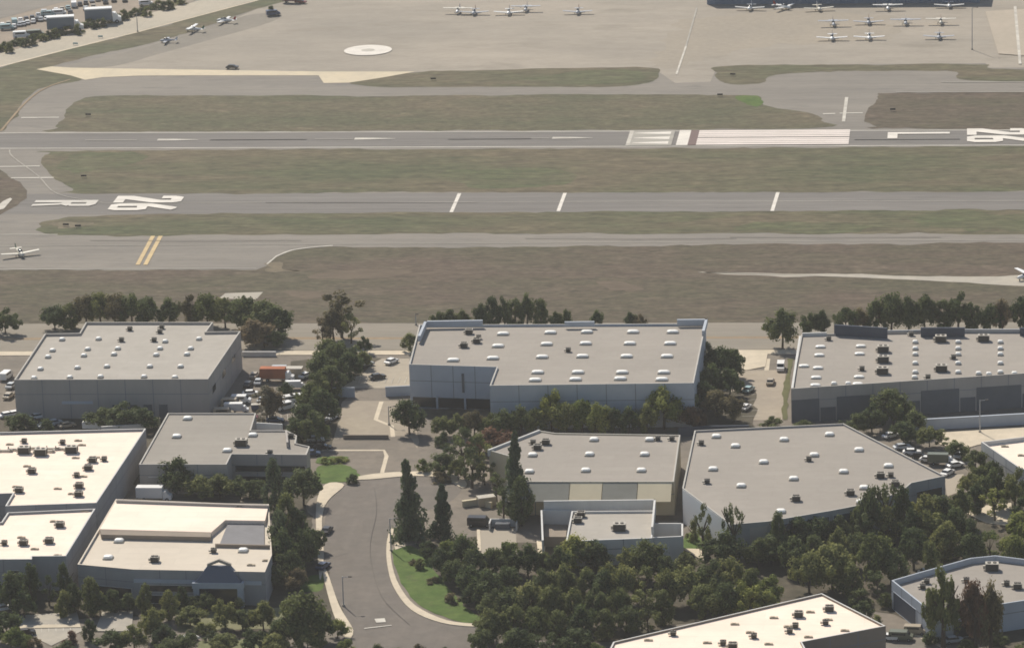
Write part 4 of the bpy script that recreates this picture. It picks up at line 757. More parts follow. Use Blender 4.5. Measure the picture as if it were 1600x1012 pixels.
row('in the second row below the large angular roof', 'second row below the large angular roof', [(1208, 842, 48, 6.5, 'd', 'round'), (1240, 846, 52, 7.5, 'd', 'round'), (1272, 838, 50, 8, 'd', 'round'), (1312, 830, 50, 8, 'd', 'round'), (1350, 806, 50, 8.5, 'd', 'round'), (1385, 792, 60, 9, 'o', 'round'), (1425, 800, 50, 8.5, 'd', 'round'), (1455, 805, 46, 8.5, 'd', 'round'),
  (1490, 798, 50, 8.5, 'd', 'round'), (1516, 812, 44, 7.5, 'd', 'round'), (1598, 806, 46, 8, 'b', 'round'), (1335, 836, 46, 8, 'd', 'round')])
row('in the big group above the pale blue-walled building', 'trees above the pale blue-walled building', [(1264, 866, 58, 9, 'o', 'round'), (1300, 856, 76, 10, 'o', 'round'), (1366, 836, 66, 11, 'o', 'round'), (1392, 862, 46, 8, 'd', 'round'), (1428, 828, 52, 9.5, 'o', 'round'), (1452, 846, 44, 8, 'o', 'round'), (1480, 816, 58, 9, 'o', 'round'), (1516, 836, 46, 7, 'd', 'round'),
  (1548, 832, 50, 7.5, 'b', 'round'), (1580, 836, 48, 7.5, 'b', 'round'), (1612, 842, 44, 7.5, 'd', 'round'), (1330, 880, 50, 7.5, 'o', 'round'), (1370, 892, 46, 6, 'd', 'round'), (1345, 918, 44, 4, 'd', 'bush'), (1384, 925, 30, 3.5, 'o', 'bush')])
row('standing in front of the pale blue-walled building', 'trees in front of the pale blue-walled building', [(1474, 892, 60, 17, 'o', 'round'), (1524, 910, 58, 15, 'r', 'round'), (1548, 920, 46, 14, 'n', 'round')])
row('in the bottom right corner shrubs', 'bottom right corner shrubs', [(1455, 985, 34, 3, 'd', 'bush'), (1560, 985, 40, 3, 'd', 'bush'), (1510, 998, 40, 3, 'd', 'bush'), (1600, 1000, 40, 3, 'o', 'bush'), (1370, 958, 30, 4, 'o', 'bush'), (1350, 940, 36, 4, 'd', 'round')])
row('in the upper row right of the street lawn', 'upper row right of the street lawn', [(656, 872, 22, 2.5, 'o', 'bush'), (668, 846, 34, 4.5, 'd', 'round'), (698, 838, 38, 5, 'b', 'bush'), (690, 862, 40, 6, 'd', 'round'), (722, 842, 50, 8, 'd', 'round'), (742, 860, 44, 7.5, 'd', 'round'), (712, 876, 44, 6, 'd', 'round'), (772, 858, 40, 6.5, 'd', 'round'), (794, 850, 42, 7, 'b', 'round'), (736, 890, 50, 6.5, 'd', 'round'), (762, 898, 56, 7.5, 'd', 'round'), (790, 888, 50, 7, 'd', 'round'), (768, 925, 50, 6.5, 'd', 'round'), (742, 915, 44, 5, 'd', 'round'), (796, 922, 50, 7, 'd', 'round'), (824, 856, 46, 7, 'd', 'round'), (850, 866, 36, 5.5, 'o', 'round')])
row('in the row below the little building', 'row below the little building', [(872, 856, 50, 7, 'd', 'round'), (898, 844, 48, 7, 'b', 'round'), (925, 850, 44, 6.5, 'd', 'round'), (952, 884, 34, 5.5, 'o', 'round'), (984, 862, 46, 7.5, 'o', 'round'), (1010, 854, 52, 8.5, 'o', 'round'), (1038, 870, 44, 6.5, 'd', 'round'), (1070, 862, 48, 5, 'o', 'bush')])
row('in the back row of the big tree belt', 'back row of the big tree belt', [(848, 892, 48, 7, 'd', 'round'), (880, 886, 52, 8, 'o', 'round'), (914, 890, 48, 8, 'o', 'round'), (945, 900, 44, 7.5, 'o', 'round'), (974, 886, 52, 8.5, 'o', 'round'), (1008, 888, 50, 8.5, 'o', 'round'), (1042, 892, 50, 8.5, 'o', 'round'), (1076, 896, 50, 8, 'o', 'round'), (1108, 884, 52, 9, 'o', 'round'), (1142, 876, 58, 9.5, 'o', 'round'), (1174, 888, 54, 8.5, 'o', 'round'), (1202, 904, 44, 7, 'b', 'round')])
row('in the front row of the big tree belt', 'front row of the big tree belt', [(826, 920, 50, 8, 'o', 'round'), (860, 918, 52, 8.5, 'o', 'round'), (896, 922, 50, 8.5, 'o', 'round'), (930, 918, 52, 8.5, 'o', 'round'), (966, 920, 50, 8.5, 'o', 'round'), (1000, 924, 50, 8, 'o', 'round'), (1034, 922, 48, 8, 'o', 'round'), (1100, 918, 50, 8, 'o', 'round'), (1134, 912, 52, 8.5, 'o', 'round'), (1166, 916, 50, 8, 'b', 'round'), (1198, 924, 46, 6.5, 'b', 'round')])
row('in the lowest row above the bottom white roof', 'lowest row above the bottom white roof', [(768, 958, 52, 7, 'o', 'round'), (802, 948, 52, 8, 'o', 'round'), (838, 950, 50, 8, 'o', 'round'), (872, 954, 50, 8, 'o', 'round'), (908, 950, 50, 7.5, 'o', 'round'), (944, 952, 46, 7, 'o', 'round'), (978, 950, 44, 6.5, 'd', 'round'), (1012, 950, 40, 5.5, 'o', 'round'), (752, 984, 44, 5, 'd', 'round'), (806, 986, 50, 6, 'o', 'round'), (852, 990, 48, 6, 'd', 'round'), (900, 988, 44, 5, 'd', 'round'), (930, 1000, 34, 3.5, 'b', 'bush')])
row('peeping over the bottom edge beside the street', 'trees at the bottom edge beside the street', [(656, 1004, 36, 4, 'n', 'bush'), (588, 1006, 34, 3.5, 'd', 'bush'), (620, 1010, 30, 3, 'd', 'bush'), (694, 1010, 30, 3, 'd', 'bush')])
row('on the street lawn in front of the mulch', 'shrubs on the street lawn', [(706, 926, 34, 2.2, 'n', 'bush'), (676, 900, 24, 1.6, 'n', 'bush'), (644, 872, 16, 1.5, 'n', 'bush')])
row('beside the left lawn of the turning circle', 'shrubs left of the turning circle', [(550, 740, 26, 2.4, 'd', 'bush'), (512, 712, 26, 1.8, 'b', 'bush'), (532, 712, 26, 1.6, 'b', 'bush')])
row('in the row along the bottom-left building front', 'row along the bottom-left building front', [(16, 900, 54, 8, 'd', 'round'), (46, 880, 26, 9, 'd', 'tall'), (36, 925, 40, 6, 'd', 'round'), (74, 900, 34, 7, 'd', 'sparse'), (98, 880, 24, 10, 'd', 'tall'), (97, 924, 26, 6, 'o', 'tall'), (112, 910, 30, 7, 'd', 'tall'), (140, 902, 32, 9, 'o', 'tall'), (155, 930, 34, 5, 'd', 'round'), (226, 912, 24, 8, 'o', 'tall'), (262, 922, 28, 7, 'o', 'tall'), (284, 916, 28, 6.5, 'd', 'tall'), (198, 930, 30, 4, 'd', 'round'), (176, 922, 30, 5, 'd', 'tall'), (320, 928, 36, 4, 'd', 'round'), (372, 934, 34, 3.5, 'd', 'bush')])
row('in the lowest row at the bottom left', 'lowest row at the bottom left', [(8, 960, 44, 6, 'd', 'round'), (22, 985, 44, 4.5, 'b', 'round'), (52, 992, 34, 2.6, 'n', 'bush'), (110, 985, 30, 3, 'r', 'bush'), (138, 968, 22, 5, 'd', 'tall'), (172, 988, 48, 4.5, 'd', 'round'), (208, 978, 44, 5.5, 'o', 'round'), (240, 956, 44, 7, 'o', 'round'), (256, 980, 44, 5, 'd', 'round'), (296, 950, 46, 4, 'o', 'round'), (350, 940, 46, 6.5, 'o', 'round'), (378, 955, 34, 4.5, 'd', 'round'), (410, 944, 40, 6, 'o', 'round'), (330, 985, 34, 2.5, 'd', 'bush'), (100, 1000, 40, 3, 'd', 'bush'), (292, 990, 44, 4, 'd', 'round'), (350, 992, 46, 4, 'o', 'round'), (395, 985, 44, 5, 'd', 'round'), (320, 968, 36, 3, 'o', 'bush'), (430, 992, 46, 5, 'o', 'round'), (262, 1000, 44, 4, 'd', 'round')])
row('beside the street at the bottom left', None, [(468, 930, 82, 11.5, 'o', 'round')])
row('below the broad olive tree at the street corner', 'trees below the broad olive tree', [(440, 968, 50, 6, 'd', 'round'), (502, 955, 44, 7, 'd', 'round'), (526, 970, 36, 4, 'b', 'round'), (480, 985, 50, 5, 'o', 'round'), (540, 995, 30, 3, 'b', 'bush')])

# ---------------------------------------------------------------- aeroplanes
def plane_parts(high):
    b = MB(); n = 10     # nose along +X
    st = [(3.3, .28, .30, .95), (3.0, .48, .46, .98), (2.2, .56, .56, 1.05), (1.2, .60, .72, 1.2), (.2, .60, .78, 1.25), (-.8, .52, .62, 1.2), (-2.2, .34, .38, 1.2), (-4.0, .16, .18, 1.25), (-4.5, .08, .10, 1.3)]
    b.loft([[(x, w_*math.cos(6.2832*i/n), zc+h_*math.sin(6.2832*i/n)) for i in range(n)] for x, w_, h_, zc in st], 0)
    fus = b.mesh('fuselage', planeW, True)
    zw = 1.98 if high else .85
    b = MB()
    for s in (-1, 1):
        r0 = [(1.35, s*.3 if not high else 0, zw-.10), (1.35, s*.3 if not high else 0, zw+.10), (-.2, s*.3 if not high else 0, zw+.07), (-.3, s*.3 if not high else 0, zw-.04)]
        zt = zw+(.16 if high else .45); r1 = [(1.15, s*5.45, zt-.06), (1.15, s*5.45, zt+.06), (.05, s*5.45, zt+.04), (0, s*5.45, zt-.03)]
        if s < 0: r0.reverse(); r1.reverse()
        b.loft([r0, r1])
    wing = b.mesh('wing', planeW)
    b = MB(); b.loft([[(-3.6, -1.7, 1.32), (-4.35, -1.7, 1.32), (-4.35, -1.7, 1.38), (-3.6, -1.7, 1.38)], [(-3.4, 0, 1.3), (-4.5, 0, 1.3), (-4.5, 0, 1.4), (-3.4, 0, 1.4)], [(-3.6, 1.7, 1.32), (-4.35, 1.7, 1.32), (-4.35, 1.7, 1.38), (-3.6, 1.7, 1.38)]])
    tp = b.mesh('tailplane', planeW)
    b = MB(); b.hull([(-3.2, -.05, 1.3), (-4.5, -.05, 1.3), (-4.5, .05, 1.3), (-3.2, .05, 1.3)], [(-4.1, -.03, 2.65), (-4.75, -.03, 2.65), (-4.75, .03, 2.65), (-4.1, .03, 2.65)])
    fin = b.mesh('tail_fin', planeB)
    b = MB(); n = 10; b.loft([[(x, w_*math.cos(6.2832*i/n), zc+h_*math.sin(6.2832*i/n)) for i in range(n)] for x, w_, h_, zc in [(1.75, .42, .2, 1.62), (1.1, .54, .42, 1.72), (.1, .54, .45, 1.72), (-.7, .4, .2, 1.62)]])
    gl = b.mesh('cockpit_window', glass, True)
    b = MB(); b.box(3.34, 3.38, -.95, .95, .88, 1.02, 0); b.tube((3.3, 0, .95), (3.5, 0, .95), .14, .03, 8, 0); pr = b.mesh('propeller', metalG)
    b = MB(); b.tube((0, -.07, .22), (0, .07, .22), .22, .22, 10); b.tube((0, 0, .3), (0, 0, .75), .04, .04, 5); wh = b.mesh('wheel', rubber)
    b = MB()
    for s in (-1, 1): b.tube((.6, s*.5, .7), (.6, s*2.9, 2.02), .05, .05, 5)
    strut = b.mesh('wing_strut', planeW)
    return dict(fus=fus, wing=wing, tp=tp, fin=fin, gl=gl, pr=pr, wh=wh, strut=strut)
PT = [planeW, mat('aircraft_cream', (.70, .66, .56), rough=.4), mat('aircraft_grey', (.45, .47, .50), rough=.4), planeB, mat('aircraft_red', (.30, .04, .03), rough=.4), mat('aircraft_green', (.06, .14, .09), rough=.4), mat('aircraft_pale', (.6, .6, .6), rough=.4)]
PL = {True: plane_parts(True), False: plane_parts(False)}
def plane(x, y, head, high, label, group='small aeroplanes parked on the apron', s=1.0, fincol=None):
    p = G(x, y); q = PL[high]; o = tag(link('light_aeroplane', None, None, (p.x, p.y, .05), R(head), (s, s, s)), label, 'aeroplane', group)
    ti = trnd.random(); wt = PT[0] if ti < .55 else PT[1] if ti < .8 else PT[2]; ft = PT[trnd.choice((0, 3, 4, 5, 6))]
    for nm, key, mt in (('fuselage', 'fus', wt if ti > .7 else PT[0]), ('wing', 'wing', wt), ('tailplane', 'tp', wt), ('tail_fin', 'fin', ft)):
        c_ = link(nm, q[key], o); c_.material_slots[0].link = 'OBJECT'; c_.material_slots[0].material = mt
    link('cockpit_window', q['gl'], o); link('propeller', q['pr'], o)
    for loc in ((2.6, 0, 0), (.3, -1.15, 0), (.3, 1.15, 0)): link('wheel', q['wh'], o, loc)
    if high: link('wing_strut', q['strut'], o)
    return o
ap = 'on the apron'
plane(716, 21, -92, True, 'high-wing aeroplane at the left end of the apron group, partly behind another'); plane(741, 23, -90, False, 'low-wing aeroplane left of the apron pair above the runway')
plane(795, 23, -88, False, 'low-wing aeroplane beside the high-wing one near the apron centre'); plane(822, 18, -90, True, 'high-wing aeroplane near the apron centre, wing overlapping its neighbour')
plane(903, 22, -90, False, 'lone low-wing aeroplane on the apron left of the hangar')
plane(1172, 16, -95, False, 'leftmost aeroplane in front of the blue hangar'); plane(1224, 15, -35, False, 'aeroplane turned sideways in front of the blue hangar'); plane(1279, 17, -80, False, 'third aeroplane from the left in front of the hangar')
plane(1387, 16, -88, True, 'high-wing aeroplane in front of the hangar, second from its right end'); plane(1483, 12, -90, False, 'aeroplane in front of the right end of the hangar')
plane(1302, 41, -86, True, 'leftmost aeroplane of the upper tie-down row'); plane(1357, 38, -90, False, 'second aeroplane from the left in the upper tie-down row'); plane(1415, 39, -90, True, 'third aeroplane from the left in the upper tie-down row'); plane(1470, 38, -90, True, 'rightmost aeroplane of the upper tie-down row')
plane(1300, 63, -90, False, 'leftmost aeroplane of the lower tie-down row'); plane(1358, 62, -90, False, 'middle aeroplane of the lower tie-down row'); plane(1467, 61, -92, False, 'rightmost aeroplane of the lower tie-down row')
plane(31, 400, -62, False, 'white low-wing aeroplane taxiing at the left edge', None, 1.05)
plane(1606, 437, -150, True, 'white aeroplane half cut by the right edge on the dirt track', None, 1.0)
plane(303, 50, 170, True, 'blue-grey aeroplane near the levee road', None, .9); plane(352, 36, 165, False, 'pale aeroplane near the levee road kerb', None, .95); plane(262, 67, 180, False, 'small faded aeroplane closest to the painted shoulder', None, .8)

# ---------------------------------------------------------------- vehicles
def car_parts(kind):
    b = MB()
    if kind == 'car':
        pr = [(-2.2, .35), (-2.25, .75), (-1.9, .95), (-1.2, 1.0), (1.0, .98), (1.9, .86), (2.2, .7), (2.2, .35)]
        b.hull([(x, -.88, z) for x, z in pr], [(x, .88, z) for x, z in pr]); b.box(-1.25, .55, -.70, .70, 1.36, 1.42); body = b.mesh('body', carM['white'])
        b = MB(); c = [(-1.75, .97), (-1.2, 1.38), (.45, 1.38), (1.15, .97)]; b.hull([(x, -.76, z) for x, z in c], [(x, .76, z) for x, z in c]); cab = b.mesh('windows', glass); L_ = 1.35; r = .32; wy = .80
    elif kind == 'van':
        pr = [(-2.6, .35), (-2.6, 1.95), (-2.4, 2.1), (1.3, 2.1), (1.9, 1.35), (2.55, 1.1), (2.6, .35)]
        b.hull([(x, -.98, z) for x, z in pr], [(x, .98, z) for x, z in pr]); body = b.mesh('body', carM['white'])
        b = MB(); b.hull([(1.36, -.85, 1.98), (1.88, -.85, 1.36), (1.92, -.85, 1.40), (1.40, -.85, 2.04)], [(1.36, .85, 1.98), (1.88, .85, 1.36), (1.92, .85, 1.40), (1.40, .85, 2.04)]); b.box(-1.9, 1.0, -1.0, 1.0, 1.35, 1.8); cab = b.mesh('windows', glass); L_ = 1.7; r = .36; wy = .9
    else:
        b.box(-4.6, 2.0, -1.25, 1.25, 1.0, 3.7); b.box(-4.7, -4.6, -1.2, 1.2, .9, 3.6); body = b.mesh('cargo_box', carM['white'])
        b = MB(); pr = [(2.1, .5), (2.1, 2.6), (2.9, 2.65), (3.5, 1.7), (4.2, 1.45), (4.25, .5)]; b.hull([(x, -1.1, z) for x, z in pr], [(x, 1.1, z) for x, z in pr]); b.box(-4.4, 2.0, -.5, .5, .6, .98); cab = b.mesh('cab', carM['white']); L_ = 3.0; r = .48; wy = 1.05
    b = MB(); b.tube((0, -.11, r), (0, .11, r), r, r, 12); b.tube((0, -.13, r), (0, .13, r), r*.5, r*.5, 8, 1); wh = b.mesh('wheel', [rubber, metalG])
    return body, cab, wh, L_, wy
VH = {k: car_parts(k) for k in ('car', 'van', 'truck')}
def vehicle(x, y, head, kind, col, label, group=None, s=1.0):
    p = G(x, y); body, cab, wh, L_, wy = VH[kind]; nm = dict(car='parked_car', van='parked_van', truck='box_truck')[kind]
    o = tag(link(nm, None, None, (p.x, p.y, .14), R(head), (s, s, s)), label, {'car': 'car', 'van': 'van', 'truck': 'truck'}[kind], group)
    c = link(body.name.split('.')[0], body, o); c.material_slots[0].link = 'OBJECT'; c.material_slots[0].material = carM[col]
    link(cab.name.split('.')[0], cab, o)
    for sx in (-1, 1):
        for sy in (-1, 1): link('wheel', wh, o, (sx*L_*(1 if kind != 'truck' else (1.05 if sx > 0 else .9)), sy*wy, 0))
    return o
# storage lot, upper left
vehicle(104, 50, 13, 'truck', 'slate', 'left one of two white-topped dark trailers with painted-in side shade in the storage lot', 'long white-topped trailers in the storage lot', 1.5); vehicle(163, 37, 13, 'truck', 'slate', 'right one of two white-topped dark trailers with painted-in side shade in the storage lot', 'long white-topped trailers in the storage lot', 1.5)  # dark box colour paints in the shade on the trailer sides
for o in list(bpy.data.objects):
    if not o.parent and 'white-topped dark trailer' in o.get('label', ''):
        b = MB(); b.box(-4.65, 2.05, -1.3, 1.3, 3.703, 3.95); link('roof', b.mesh('roof', carM['white']), o)
for i in range(22):
    x = 4+i*9.3; y = 43-x*.275+(i*7 % 3)*.6
    vehicle(x, y, 100+(i*13 % 9), 'van' if i % 5 == 2 else 'car', ['white', 'silver', 'black', 'white', 'tan', 'blue', 'silver', 'black', 'teal'][i*4 % 9], '%s %s, %s in the rear storage lot row' % (['white', 'silver', 'black', 'white', 'tan', 'blue', 'silver', 'black', 'teal'][i*4 % 9], 'van' if i % 5 == 2 else 'car', 'leftmost' if i == 0 else ORD[i]+' from the left'), 'vehicles in the rear storage row')
for i, (x, y, c_, k) in enumerate([(11, 47, 'teal', 'van'), (22, 44, 'white', 'car'), (31, 41, 'silver', 'car'), (37, 40, 'silver', 'car'), (43, 38, 'white', 'car'), (52, 36, 'white', 'car'), (58, 33, 'black', 'car'), (64, 33, 'silver', 'car'), (73, 32, 'white', 'car'), (75, 26, 'teal', 'van'), (93, 24, 'white', 'van'), (110, 22, 'black', 'car'), (134, 16, 'silver', 'car'), (146, 13, 'tan', 'car'), (165, 6, 'black', 'car'), (178, 3, 'black', 'car'), (195, 3, 'black', 'car'), (-6, 52, 'black', 'car')]):
    vehicle(x, y, 100 if k == 'car' else 15, k, c_, '%s %s, %s in the storage lot row' % (c_, k, 'leftmost' if x < 0 else ORD[i+1]+' from the left'), 'vehicles in the storage lot')
vehicle(34, 60, 13, 'van', 'white', 'white van by the hedge of the storage lot', None, 1.2); vehicle(56, 58, 13, 'van', 'olive', 'dull green van by the hedge of the storage lot', None, 1.2); vehicle(228, 9, 13, 'van', 'white', 'white van near the right end of the storage lot')
for i in range(34):
    x = -14+i*9; y = 77-x*.262 if x < 60 else 61.5-(x-60)*.262
    tree(x, y-8-2*(i*7 % 3), 20, 2.4+.5*(i*5 % 4), 'do'[i*3 % 2], 'bush', '%s shrub%s in the hedge along the levee road' % (('dark', 'olive')[i*3 % 2], '' if 0 else ', number %d counted from the left,' % (i+1)), 'hedge shrubs along the levee road')
tree(424, 9, 18, 3.5, 'd', 'bush', 'dark shrub on the bare corner beside the levee road', None)
vehicle(427, 25, 20, 'van', 'blue', 'dark blue vehicle beside the dark shrub on the apron edge')
vehicle(458, 5, -10, 'truck', 'red', 'dark red truck at the top edge of the apron', None, .9); vehicle(470, 6, -10, 'car', 'red', 'dark red car next to the dark red truck'); vehicle(363, 108, 0, 'car', 'black', 'tiny dark car on the apron edge below the helipad')
# by warehouses
vehicle(1220, 578, -90, 'van', 'white', 'white van parked left of the right-hand warehouse', None, .95)
vehicle(435, 596, 0, 'truck', 'tan', 'orange-topped box truck right of the upper-left warehouse'); 
for o in bpy.data.objects:
    if o.parent and o.parent.get('label', '').startswith('orange-topped') and o.name.startswith('cargo_box'): o.material_slots[0].material = rust
vehicle(463, 608, 5, 'truck', 'white', 'white box truck below the orange-topped one', None, .6); vehicle(452, 630, 30, 'van', 'white', 'left of two white vans under the dark trees'); vehicle(468, 628, 20, 'van', 'white', 'right of two white vans under the dark trees')
vehicle(447, 640, 40, 'van', 'white', 'lowest white van beside the pale straw-coloured tree'); vehicle(371, 645, 2, 'truck', 'white', 'long white truck at the shaded corner of the upper-left warehouse', None, .7); vehicle(377, 630, 0, 'van', 'white', 'white van above the long white truck'); vehicle(362, 635, 0, 'van', 'tan', 'tan van beside the long white truck')
vehicle(404, 600, 90, 'car', 'silver', 'silver car left of the orange-topped truck')
for i, (x, y, c_) in enumerate([(10, 592, 'white'), (18, 606, 'silver'), (14, 622, 'tan'), (12, 652, 'white'), (24, 650, 'white'), (60, 654, 'white'), (72, 668, 'silver'), (105, 668, 'tan'), (85, 664, 'silver')]):
    vehicle(x, y, 35 if i > 2 else 80, 'car' if i != 0 else 'van', c_, '%s %s %s' % (c_, 'van' if i == 0 else 'car', ['beyond the left wall of the upper-left warehouse', 'first below the van at the left edge', 'second below the van at the left edge', 'left one of a pair in the shade by the left edge', 'right one of a pair in the shade by the left edge', 'parked diagonally before the shaded warehouse front', 'behind the left end of the large white roof', 'right of the others behind the large white roof', 'second of the row behind the large white roof'][i]), 'cars around the upper-left warehouse')
vehicle(147, 672, 0, 'truck', 'white', 'small white truck behind the large white roof', None, .6); vehicle(408, 672, 5, 'car', 'white', 'white car on the stepped office parking terrace')
vehicle(243, 782, 0, 'truck', 'white', 'white flat-topped trailer in the shaded yard behind the white-roofed office', None, .95)
for i, (x, y, hd, c_, lab) in enumerate([(512, 645, 70, 'black', 'black car at the left edge of the tan car park'), (520, 655, 70, 'silver', 'silver car at the left edge of the tan car park'), (508, 664, 75, 'black', 'black car below the silver one in the tan car park'), (494, 690, 5, 'silver', 'silver car in the left parking bays'), (504, 702, 0, 'black', 'black car in the left parking bays'), (487, 712, 5, 'blue', 'blue car in the left parking bays'), (590, 592, 30, 'black', 'dark car in the shade of the tan yard'),
    (612, 568, 60, 'white', 'white car left of the small round tree'), (511, 832, 80, 'black', 'upper dark car parked at the left kerb of the street'), (505, 888, 70, 'blue', 'lower dark car parked at the left kerb of the street'), (722, 898, 10, 'silver', 'left silver car half hidden under the trees'), (736, 905, 15, 'white', 'white car half hidden under the trees'), (1392, 684, 40, 'white', 'white car under the trees behind the angular roof'),
    (1425, 710, 0, 'white', 'white car left of the dark car in the right yard'), (1437, 716, -10, 'black', 'dark car left of the box truck'), (1451, 722, -15, 'white', 'white car touching the box truck'), (1481, 742, 60, 'white', 'white car below the box truck'), (1493, 730, 30, 'white', 'white car behind the box truck'), (1497, 714, 80, 'silver', 'silver car right of the box truck'),
    (1450, 898, 10, 'white', 'white car beside the pale blue-walled building'), (1444, 905, 10, 'silver', 'silver car beside the pale blue-walled building'), (1394, 1000, 0, 'white', 'white car beside the bottom white roof'), (1490, 1004, 20, 'silver', 'silver car in the shade at the bottom right'), (5, 954, 30, 'white', 'white car under the trees at the bottom-left edge'), (296, 1002, 40, 'white', 'white car at the bottom edge left of the street')]):
    vehicle(x, y, hd, 'car', c_, lab)
vehicle(1472, 726, -3, 'truck', 'olive', 'box truck with olive side and white top in the right yard', None, .75); vehicle(750, 822, -3, 'van', 'black', 'dark van parked left of the little building', None, 1.1)
vehicle(1408, 1000, -5, 'van', 'olive', 'olive van beside the bottom white roof', None, 1.0); vehicle(1430, 990, -5, 'van', 'tan', 'tan van at the kerb beside the bottom white roof', None, .9); vehicle(1170, 612, 70, 'car', 'teal', 'pale teal car under the trees right of the middle warehouse')

for i, (x, y, hd, k, c_, lab) in enumerate([(392, 618, 10, 'car', 'white', 'white car above the shaded corner truck'), (388, 604, 85, 'car', 'black', 'black car in the warehouse shadow above the trucks'), (398, 590, 85, 'car', 'tan', 'tan car in the warehouse shadow near the hedge wall'), (440, 584, 0, 'van', 'silver', 'silver van behind the orange-topped truck'),
    (478, 590, 60, 'car', 'white', 'white car at the edge of the dark trees behind the orange-topped truck'), (390, 656, 4, 'car', 'red', 'red car below the long white truck'), (430, 660, 4, 'car', 'blue', 'blue car behind the stepped office'), (350, 650, 4, 'van', 'tan', 'tan van at the foot of the upper-left warehouse wall'), (412, 628, 70, 'car', 'silver', 'silver car under the straw-coloured tree'),
    (572, 572, 35, 'car', 'silver', 'silver car in tree shade on the tan yard'), (1165, 640, 70, 'car', 'white', 'white car at the lower end of the tan drive'), (1204, 600, 85, 'car', 'tan', 'tan car on the tan drive below the white van'), (1410, 702, 20, 'car', 'silver', 'silver car under the trees above the angular roof corner'), (40, 992, 20, 'car', 'black', 'black car in the bottom-left car park')]):
    vehicle(x, y, hd, k, c_, lab)
for i, (x, y, w_, l_, h_, mt, lab) in enumerate([(455, 590, 6, 2.4, 2.6, 'tan', 'tan storage container beside the orange-topped truck'), (400, 640, 2.2, 1.4, 1.3, 'blue', 'blue skip below the shaded trucks'), (470, 642, 2.2, 1.6, 1.3, 'olive', 'green skip under the dark trees'), (428, 622, 3, 2, 1.0, 'red', 'stack of reddish pallets among the trucks'), (760, 790, 4, 2.2, 2.2, 'tan', 'tan shed above the dark van')]):
    p = G(x, y); o = tag(link(['storage_container', 'skip', 'skip', 'pallet_stack', 'garden_shed'][i], None, None, (p.x, p.y, .14), .1*i), lab, ['container', 'skip', 'skip', 'pallets', 'shed'][i])
    b = MB(); b.box(-w_/2, w_/2, -l_/2, l_/2, .12, h_, 0, 1.0 if i in (0, 3) else 1.08)
    for k in range(int(w_/.6)): b.box(-w_/2+.1+k*.6, -w_/2+.25+k*.6, -l_/2-.05, -l_/2-.002, .2, h_-.1)
    link('shell', b.mesh('shell', carM[mt]), o); b = MB(); b.box(-w_/2-.1, w_/2+.1, -l_/2-.1, l_/2+.1, h_+.002, h_+.12); link('lid', b.mesh('lid', unitM), o)
# ---------------------------------------------------------------- lamp posts, airfield signs, small things
def lamp(x, y, h, label, arm=1.6):
    p = G(x, y); o = tag(link('lamp_post', None, None, (p.x, p.y, 0)), label, 'lamp post')
    b = MB(); b.tube((0, 0, 0), (0, 0, .5), .35, .35, 8); link('base', b.mesh('base', concD), o)
    b = MB(); b.tube((0, 0, .5), (0, 0, h), .17, .11, 7); b.tube((0, 0, h-.2), (arm, 0, h), .07, .06, 5); link('pole', b.mesh('pole', metalG), o)
    b = MB(); b.box(arm-.3, arm+.5, -.2, .2, h-.1, h+.1); link('lamp_head', b.mesh('lamp_head', unitD), o)
lamp(1519, 78, 15, 'tall lamp post on the right part of the apron'); lamp(215, 50, 7, 'thin post on the kerb of the levee road'); lamp(1531, 676, 8.5, 'lamp post beside the long pale wall')
lamp(611, 861, 8, 'lamp post at the right kerb of the street'); lamp(537, 947, 7, 'lamp post at the left kerb of the street'); lamp(608, 664, 5, 'lamp post in the tan car park'); lamp(650, 508, 3.2, 'short pale post on the back road near the middle warehouse', .3)
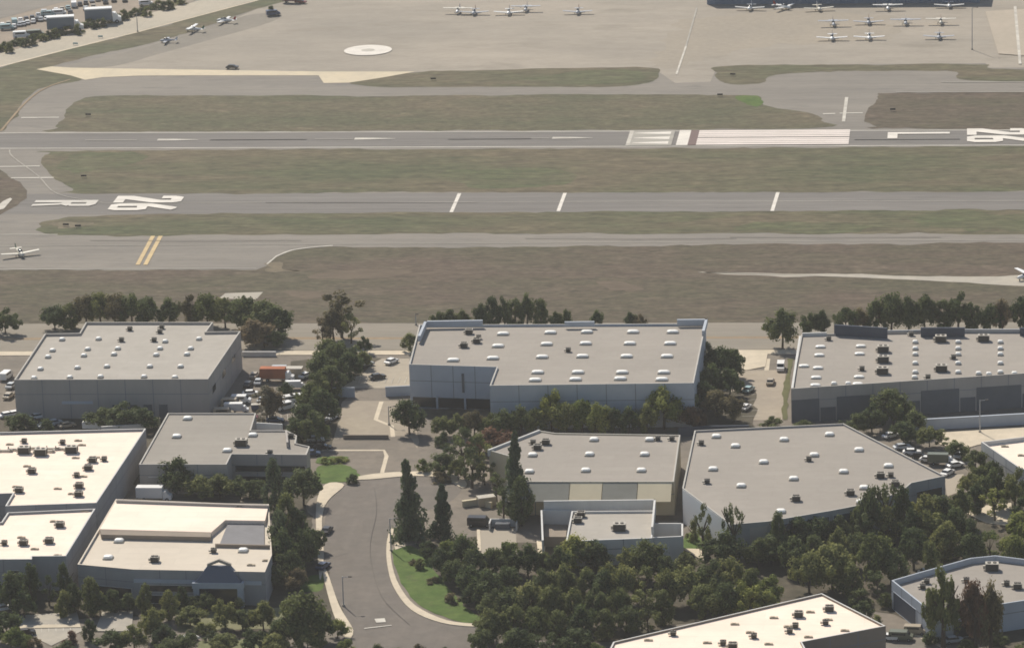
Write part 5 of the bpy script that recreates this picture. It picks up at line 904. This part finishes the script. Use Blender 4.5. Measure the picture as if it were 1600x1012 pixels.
for i, (x, y, lab) in enumerate([(138, 182, 'small dark sign in the upper-left grass island'), (131, 278, 'small dark sign in the strip between the runways'), (677, 126, 'dark round marker in the pointed grass island'), (1395, 174, 'small dark sign right of the runway exit'), (1145, 119, 'small dark sign left of the run-up area'), (1125, 151, 'small dark sign beside the bright green patch'), (103, 354, 'left dark marker on the sandy patch'), (122, 356, 'right dark marker on the sandy patch'), (47, 70, 'roadside box on the left of the levee road'), (118, 71, 'teal roadside box on the levee road kerb'), (157, 60, 'small box on the levee road right of the teal one')]):
    p = G(x, y); o = tag(link('airfield_sign', None, None, (p.x, p.y, .05)), lab, 'sign', 'small signs on the airfield')
    b = MB(); b.box(-.9, .9, -.12, .12, .4, .95); link('board', b.mesh('board', carM['teal'] if 'teal' in lab else unitD), o)
    b = MB(); b.tube((-.7, 0, 0), (-.7, 0, .4), .05, .05, 5); b.tube((.7, 0, 0), (.7, 0, .4), .05, .05, 5); link('post', b.mesh('post', metalG), o)
p = G(787, 826); o = tag(link('bin_enclosure', None, None, (p.x, p.y, 0)), 'open concrete bin enclosure left of the little building', 'enclosure')
b = MB(); b.box(-3, 3, 1.6, 1.9, 0, 1.9); b.box(-3.3, -3, -1.6, 1.9, 0, 1.9); b.box(3, 3.3, -1.6, 1.9, 0, 1.9); link('wall', b.mesh('wall', wWhite), o)
b = MB(); b.box(-2, 1.5, -.6, 1.0, .1, 1.4, 0, .94); link('bin', b.mesh('bin', wDark), o)
p = G(583, 985); 

# ---------------------------------------------------------------- haze
HAZE = 0.00007
if HAZE:
    b = MB(); b.box(-1500, 1500, -60, 2500, -1.0, CAM_H+6)
    hm = bpy.data.materials.new('haze'); hm.use_nodes = True; n = hm.node_tree.nodes; n.remove(n['Principled BSDF'])
    v = n.new('ShaderNodeVolumePrincipled'); v.inputs['Color'].default_value = (.95, .93, .90, 1); v.inputs['Density'].default_value = HAZE; v.inputs['Anisotropy'].default_value = .2
    hm.node_tree.links.new(v.outputs[0], n['Material Output'].inputs['Volume'])
    tag(link('haze', b.mesh('haze', hm)), 'thin warm haze over the whole airfield', 'haze', kind='stuff')
